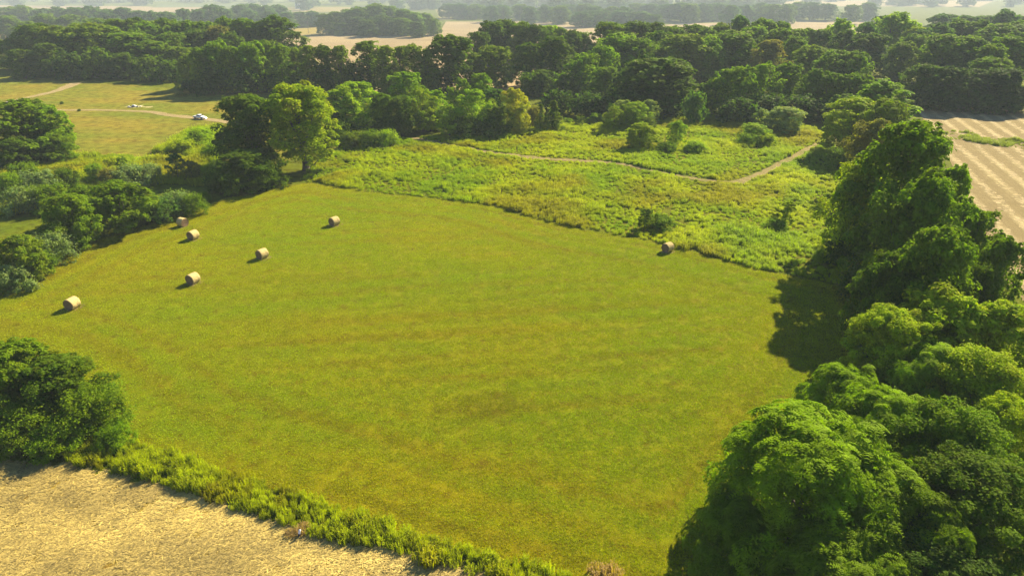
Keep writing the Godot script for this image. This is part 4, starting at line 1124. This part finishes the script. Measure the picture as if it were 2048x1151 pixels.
func quad(a: Vector3, b: Vector3, c: Vector3, d: Vector3, thick: Vector3) -> ArrayMesh:   # a thin slab
	var st := st_new()
	var f := [a, b, c, d, a + thick, b + thick, c + thick, d + thick]
	for q in [[0, 1, 2, 3], [7, 6, 5, 4], [0, 4, 5, 1], [1, 5, 6, 2], [2, 6, 7, 3], [3, 7, 4, 0]]:
		for k in [0, 1, 2, 0, 2, 3]: st.add_vertex(f[q[k]])
	st.generate_normals()
	return st.commit()

func disc(radius: float, width: float, bevel: float, sides := 28) -> ArrayMesh:    # a wheel-like body, axis along z
	var st := st_new()
	var prof := [[0.0, -0.5], [radius - bevel, -0.5], [radius, -0.5 + bevel / width], [radius, 0.5 - bevel / width], [radius - bevel, 0.5], [0.0, 0.5]]
	for i in prof.size() - 1:
		for k in sides:
			var a := TAU * k / sides; var b := TAU * (k + 1) / sides
			var p := [Vector3(cos(a) * prof[i][0], sin(a) * prof[i][0], prof[i][1] * width), Vector3(cos(b) * prof[i][0], sin(b) * prof[i][0], prof[i][1] * width), Vector3(cos(b) * prof[i + 1][0], sin(b) * prof[i + 1][0], prof[i + 1][1] * width), Vector3(cos(a) * prof[i + 1][0], sin(a) * prof[i + 1][0], prof[i + 1][1] * width)]
			for q in [0, 2, 1, 0, 3, 2]: st.add_vertex(p[q])
	st.generate_normals()
	return st.commit()

func pickup() -> void:
	var p := spot(400, 238)
	var o := thing("pickup_truck", "white crew cab pickup truck driving along the pasture track", "pickup truck", Vector3(p.x, 0.07, p.y))
	o.rotation.y = deg_to_rad(-24.0)
	o.scale = Vector3(0.95, 0.95, 0.95)
	var paint := skin(lin(0.80, 0.80, 0.80), 0.3, 0.5)
	paint.clearcoat_enabled = true
	paint.clearcoat = 0.6
	var glass := skin(lin(0.012, 0.015, 0.02), 0.08, 0.6)
	var black := skin(lin(0.015, 0.015, 0.016), 0.7)
	var chrome := skin(lin(0.55, 0.56, 0.58), 0.25, 0.5, 1.0)
	put("body", loft([[-0.95, 0.82, 0.42, 1.0], [0.3, 0.83, 0.42, 1.0], [1.05, 0.83, 0.42, 1.02], [1.75, 0.81, 0.42, 0.99], [2.2, 0.77, 0.44, 0.92], [2.38, 0.68, 0.5, 0.82]]), paint, o)
	put("cab", loft([[-0.93, 0.72, 0.98, 1.05], [-0.72, 0.70, 0.98, 1.50], [-0.5, 0.66, 0.98, 1.57], [0.25, 0.66, 0.98, 1.58], [0.55, 0.68, 0.98, 1.50], [1.12, 0.74, 0.98, 1.06]]), paint, o)
	for s in [-1, 1]:
		put("bed_side", loft([[-2.38, 0.05, 0.45, 0.99], [-0.955, 0.05, 0.45, 0.99]]), paint, o).position = Vector3(0, 0, 0.77 * s)
	var st := st_new()
	box(st, Vector3(-1.66, 0.62, 0), Vector3(1.40, 0.06, 1.44))
	put("bed_floor", st.commit(), black, o)
	st = st_new()
	box(st, Vector3(-2.36, 0.74, 0), Vector3(0.07, 0.48, 1.42))
	put("tailgate", st.commit(), paint, o)
	for s in [-1.0, 1.0]:
		var t := Vector3(0, 0, 0.012 * s)
		put("side_window", quad(Vector3(-0.62, 1.10, 0.712 * s), Vector3(0.02, 1.10, 0.722 * s), Vector3(0.02, 1.45, 0.675 * s), Vector3(-0.52, 1.44, 0.675 * s), t), glass, o)
		put("side_window", quad(Vector3(0.10, 1.10, 0.722 * s), Vector3(0.92, 1.10, 0.742 * s), Vector3(0.52, 1.43, 0.69 * s), Vector3(0.10, 1.45, 0.675 * s), t), glass, o)
		put("mirror", loft([[0.80, 0.09, 1.06, 1.22], [0.92, 0.07, 1.08, 1.20]]), black, o).position = Vector3(0, 0, 0.88 * s)
		put("headlight", quad(Vector3(2.20, 0.72, 0.76 * s), Vector3(2.385, 0.70, 0.56 * s), Vector3(2.36, 0.82, 0.56 * s), Vector3(2.19, 0.86, 0.72 * s), Vector3(0.02, 0, 0.012 * s)), chrome, o)
		put("taillight", quad(Vector3(-2.40, 0.66, 0.73 * s), Vector3(-2.40, 0.66, 0.81 * s), Vector3(-2.40, 0.92, 0.81 * s), Vector3(-2.40, 0.92, 0.73 * s), Vector3(-0.015, 0, 0)), skin(lin(0.3, 0.01, 0.01), 0.3), o)
		for x in [-1.55, 1.5]:
			put("wheel_arch", disc(0.45, 0.05, 0.01), black, o).position = Vector3(x, 0.44, 0.808 * s)
			var w := Node3D.new()
			w.name = "wheel"
			o.add_child(w, true)
			w.position = Vector3(x, 0.36, 0.745 * s)
			put("tyre", disc(0.36, 0.22, 0.05), black, w)
			put("rim", disc(0.21, 0.232, 0.02), chrome, w)
	put("windscreen", quad(Vector3(1.06, 1.10, -0.64), Vector3(1.06, 1.10, 0.64), Vector3(0.62, 1.46, 0.56), Vector3(0.62, 1.46, -0.56), Vector3(0.03, 0.03, 0)), glass, o)
	put("rear_window", quad(Vector3(-0.91, 1.12, 0.56), Vector3(-0.91, 1.12, -0.56), Vector3(-0.76, 1.44, -0.54), Vector3(-0.76, 1.44, 0.54), Vector3(-0.03, 0.01, 0)), glass, o)
	put("grille", quad(Vector3(2.395, 0.62, -0.5), Vector3(2.395, 0.62, 0.5), Vector3(2.385, 0.79, 0.5), Vector3(2.385, 0.79, -0.5), Vector3(0.02, 0, 0)), black, o)
	put("bumper", loft([[2.36, 0.76, 0.40, 0.58], [2.48, 0.66, 0.42, 0.56]]), chrome, o)
	put("bumper", loft([[-2.52, 0.74, 0.44, 0.58], [-2.405, 0.76, 0.44, 0.58]]), chrome, o)

func building(called: String, label: String, category: String, px: float, py: float, turn: float, size: Vector3, rise: float, wall_m: Material, roof_m: Material) -> Node3D:
	var p := spot(px, py)
	var o := thing(called, label, category, Vector3(p.x, 0, p.y))
	o.rotation.y = deg_to_rad(turn)
	var st := st_new()
	var x := size.x * 0.5; var z := size.z * 0.5; var h := size.y
	for f in [[Vector3(-x, 0, z), Vector3(-x, h, z), Vector3(x, h, z), Vector3(x, 0, z)], [Vector3(x, 0, -z), Vector3(x, h, -z), Vector3(-x, h, -z), Vector3(-x, 0, -z)], [Vector3(x, 0, z), Vector3(x, h, z), Vector3(x, h, -z), Vector3(x, 0, -z)], [Vector3(-x, 0, -z), Vector3(-x, h, -z), Vector3(-x, h, z), Vector3(-x, 0, z)]]:
		for k in [0, 1, 2, 0, 2, 3]: st.add_vertex(f[k])
	for s in [-1.0, 1.0]:
		var g := [Vector3(x * s, h, z * s), Vector3(x * s, h + rise, 0), Vector3(x * s, h, -z * s)]
		for k in 3: st.add_vertex(g[k])
	st.generate_normals()
	put("wall", st.commit(), wall_m, o)
	for s in [-1.0, 1.0]:
		put("roof", quad(Vector3(-x - 0.4, h - 0.15, (z + 0.5) * s), Vector3(x + 0.4, h - 0.15, (z + 0.5) * s), Vector3(x + 0.4, h + rise + 0.02, 0), Vector3(-x - 0.4, h + rise + 0.02, 0), Vector3(0, 0.18, 0)), roof_m, o)
	return o

func farm() -> void:
	var white := skin(lin(0.66, 0.66, 0.64), 0.7)
	var roof := skin(lin(0.48, 0.48, 0.48), 0.6)
	var dark := skin(lin(0.03, 0.035, 0.04), 0.2)
	var o := building("farmhouse", "small white farmhouse with a pale roof among the far trees", "house", 600, 17.5, 14.0, Vector3(10, 3.4, 7), 2.4, white, roof)
	for x in [-3.4, -1.2, 1.4, 3.5]:
		var w := put("window", quad(Vector3(x - 0.55, 1.0, 3.51), Vector3(x + 0.55, 1.0, 3.51), Vector3(x + 0.55, 2.5, 3.51), Vector3(x - 0.55, 2.5, 3.51), Vector3(0, 0, 0.03)), white, o)
		put("pane", quad(Vector3(x - 0.45, 1.1, 3.545), Vector3(x + 0.45, 1.1, 3.545), Vector3(x + 0.45, 2.4, 3.545), Vector3(x - 0.45, 2.4, 3.545), Vector3(0, 0, 0.02)), dark, w)
	put("door", quad(Vector3(-0.2, 0.0, 3.51), Vector3(0.75, 0.0, 3.51), Vector3(0.75, 2.2, 3.51), Vector3(-0.2, 2.2, 3.51), Vector3(0, 0, 0.05)), dark, o)
	var st := st_new()
	box(st, Vector3(3.6, 5.7, 0.2), Vector3(0.8, 2.6, 0.8))
	put("chimney", st.commit(), white, o)
	var s := building("shed", "little white shed left of the farmhouse among the far trees", "shed", 528, 20, -8.0, Vector3(6, 3, 5), 1.6, white, white)
	put("door", quad(Vector3(-1.0, 0.0, 2.51), Vector3(1.0, 0.0, 2.51), Vector3(1.0, 2.4, 2.51), Vector3(-1.0, 2.4, 2.51), Vector3(0, 0, 0.05)), dark, s)
	var wood := skin(lin(0.20, 0.17, 0.14), 0.9)
	for q in [[617, 67, 8.5, "right one of two thin utility poles before the yellow field"], [589, 68, 7.0, "left one of two thin utility poles before the yellow field"], [541, 44, 13.0, "pale utility pole sticking up behind the big dark tree ending the left wood"]]:
		var p := spot(q[0], q[1])
		var pole := thing("utility_pole", q[3], "utility pole", Vector3(p.x, 0, p.y), "utility poles by the far yellow field")
		st = st_new()
		tube(st, [Vector3(0, -0.3, 0), Vector3(0, q[2], 0)], [0.16, 0.11], 8)
		put("post", done(st), wood, pole)
		st = st_new()
		box(st, Vector3(0, q[2] - 0.5, 0.12), Vector3(2.2, 0.12, 0.1))
		put("crossarm", st.commit(), wood, pole)
		for k in [-0.95, 0.0, 0.95]:
			st = st_new()
			tube(st, [Vector3(k, q[2] - 0.44, 0.12), Vector3(k, q[2] - 0.28, 0.12)], [0.05, 0.04], 6)
			put("insulator", done(st), dark, pole)
	# a dead snag
	var d := spot(1174, 61, 13.0)
	st = st_new()
	tube(st, [Vector3(0, -0.3, 0), Vector3(0.1, 5, 0.1), Vector3(-0.1, 10, 0), Vector3(0.2, 13, 0.1)], [0.34, 0.26, 0.18, 0.07], 8)
	tube(st, [Vector3(-0.05, 9.5, 0), Vector3(0.6, 10.8, 0.2), Vector3(0.8, 12, 0.3)], [0.12, 0.08, 0.03], 6)
	tube(st, [Vector3(0.0, 8, 0), Vector3(-0.7, 9.2, -0.2), Vector3(-0.9, 9.9, -0.2)], [0.11, 0.07, 0.03], 6)
	tag(put("dead_tree", done(st), wood), "bare dead trunk standing before the tan field gap", "tree").position = Vector3(d.x, 0, d.y)

func rock(size: Vector3) -> ArrayMesh:
	var n := FastNoiseLite.new()
	n.seed = rng.randi() % 1000; n.frequency = 0.9
	var st := st_new()
	var s := 7
	var f := func(i: int, k: int) -> Vector3:
		var y := cos(PI * i / s); var r := sin(PI * i / s); var a := TAU * (k % 10) / 10.0
		var d := Vector3(r * cos(a), y, r * sin(a))
		return d * size * (1.0 + 0.45 * n.get_noise_3dv(d * 1.4))
	for i in s:
		for k in 10:
			for p in [f.call(i, k), f.call(i + 1, k + 1), f.call(i + 1, k), f.call(i, k), f.call(i, k + 1), f.call(i + 1, k + 1)]: st.add_vertex(p)
	st.set_smooth_group(-1)
	st.generate_normals()
	return st.commit()

func heaps() -> void:
	var pale := skin(lin(0.62, 0.60, 0.54), 0.8)
	var grey := skin(lin(0.40, 0.37, 0.31), 0.9)
	var dark := skin(lin(0.05, 0.04, 0.03), 0.9)
	for q in [[268, 214, 1.0, "white sheet and stones heaped on a bare patch beside the pasture track"], [22, 206, 1.1, "pale rubble heap beside the left pasture track, partly behind the edge tree"]]:
		var p := spot(q[0], q[1])
		var o := thing("rubble_heap", q[3], "heap", Vector3(p.x, 0.03, p.y), "rubble heaps on the pasture")
		var sh := put("sheet", rock(Vector3(0.75, 0.5, 0.6) * q[2]), skin(lin(0.60, 0.59, 0.54), 0.7), o)
		sh.position = Vector3(0, 0.35, 0)
		for i in 9:
			var st := put("stone", rock(Vector3(0.34, 0.2, 0.3) * rng.randf_range(0.6, 1.5)), pale if i % 3 else grey, o)
			st.position = Vector3(rng.randf_range(-2.4, 2.2), 0.1, rng.randf_range(-1.0, 1.0))
		for i in 3:
			var lg := st_new()
			tube(lg, [Vector3(-0.7, 0.15, 0), Vector3(0.0, 0.28, 0.1), Vector3(0.8, 0.2, -0.1)], [0.14, 0.16, 0.09], 7)
			var b := put("log", done(lg), dark, o)
			b.position = Vector3([-1.25, 1.25, -0.2][i], 0.05, [0.1, 0.1, 0.6][i])
			b.rotation.y = [0.8, 2.2, 0.3][i]
	var land := land_mat(lin(0.36, 0.33, 0.17), null, null, null, 0.0)
	var blob := func(px: float, py: float, r: float, squash: float) -> PackedVector2Array:
		var out := PackedVector2Array()
		var c := spot(px, py)
		for k in 26:
			var a := TAU * k / 26
			out.append(c + Vector2(cos(a), sin(a) * squash) * r * rng.randf_range(0.7, 1.2))
		return out
	sheet("bare_patch", blob.call(268, 213, 3.4, 0.8), 0.05, 0.6, 2.0, 9.0, land, func(p): return Color(0.78, 0.78, 0.66) * (1.0 + 0.35 * fine.get_noise_2d(p.x * 3, p.y * 3)))
	sheet("bare_patch", blob.call(296, 214, 1.7, 0.8), 0.05, 0.6, 2.0, 9.0, land, func(p): return Color(0.85, 0.8, 0.72) * (1.0 + 0.25 * fine.get_noise_2d(p.x * 3, p.y * 3)))
	sheet("bare_patch", blob.call(1141, 303, 2.4, 0.8), 0.07, 0.6, 2.0, 9.0, land, func(p): return Color(0.85, 0.82, 0.78) * (1.0 + 0.25 * fine.get_noise_2d(p.x * 3, p.y * 3)))
	# the white marker in the dry weeds by the stubble
	var m := spot(597, 1074)
	var post := thing("marker_post", "short leaning white marker post among dry weeds at the stubble's edge", "marker post", Vector3(m.x, 0, m.y))
	post.rotation.z = -0.25
	var st2 := st_new()
	tube(st2, [Vector3(0, -0.2, 0), Vector3(0, 0.55, 0)], [0.07, 0.07], 12)
	put("post", done(st2), skin(lin(0.06, 0.05, 0.05), 0.6), post)
	st2 = st_new()
	tube(st2, [Vector3(0, 0.5, 0), Vector3(0, 0.9, 0), Vector3(0, 0.95, 0)], [0.10, 0.10, 0.04], 14)
	put("cap", done(st2), skin(lin(0.8, 0.8, 0.8), 0.4), post)
	var tan_m := grass_mat(lin(0.45, 0.31, 0.15))
	for q in [[606, 1062, 1.0, "dry tan weed clump standing right behind the white marker post"], [582, 1070, 0.8, "dry tan weed clump left of the white marker post"], [1195, 1150, 1.3, "larger dry tan weed clump on the bottom edge, left of its twin"], [1225, 1150, 1.2, "dry tan weed clump on the bottom edge, right of its twin"]]:
		var w := spot(q[0], q[1])
		var d := tag(put("dry_weeds", weed_clump(90, 1.1, 0.7, 0.05, 5), tan_m), q[3], "weeds", "dry weed clumps")
		d.position = Vector3(w.x, 0, w.y)
		d.scale = Vector3.ONE * q[2]
	grow([[122, 203, 0.9, 7, "shrub", "dark", "upper of three tiny dark weeds dotting the pasture by the tracks"], [95, 216, 0.7, 7, "shrub", "dark", "tiny dark weed just above the pasture track, nearest the edge tree"], [157, 218, 0.7, 7, "shrub", "dark", "tiny dark weed just above the pasture track, right of its like"], [362, 185, 1.2, 20, "shrub", "brown", "low brownish scrub alone on the pasture above the pickup"]], "the pasture", "")
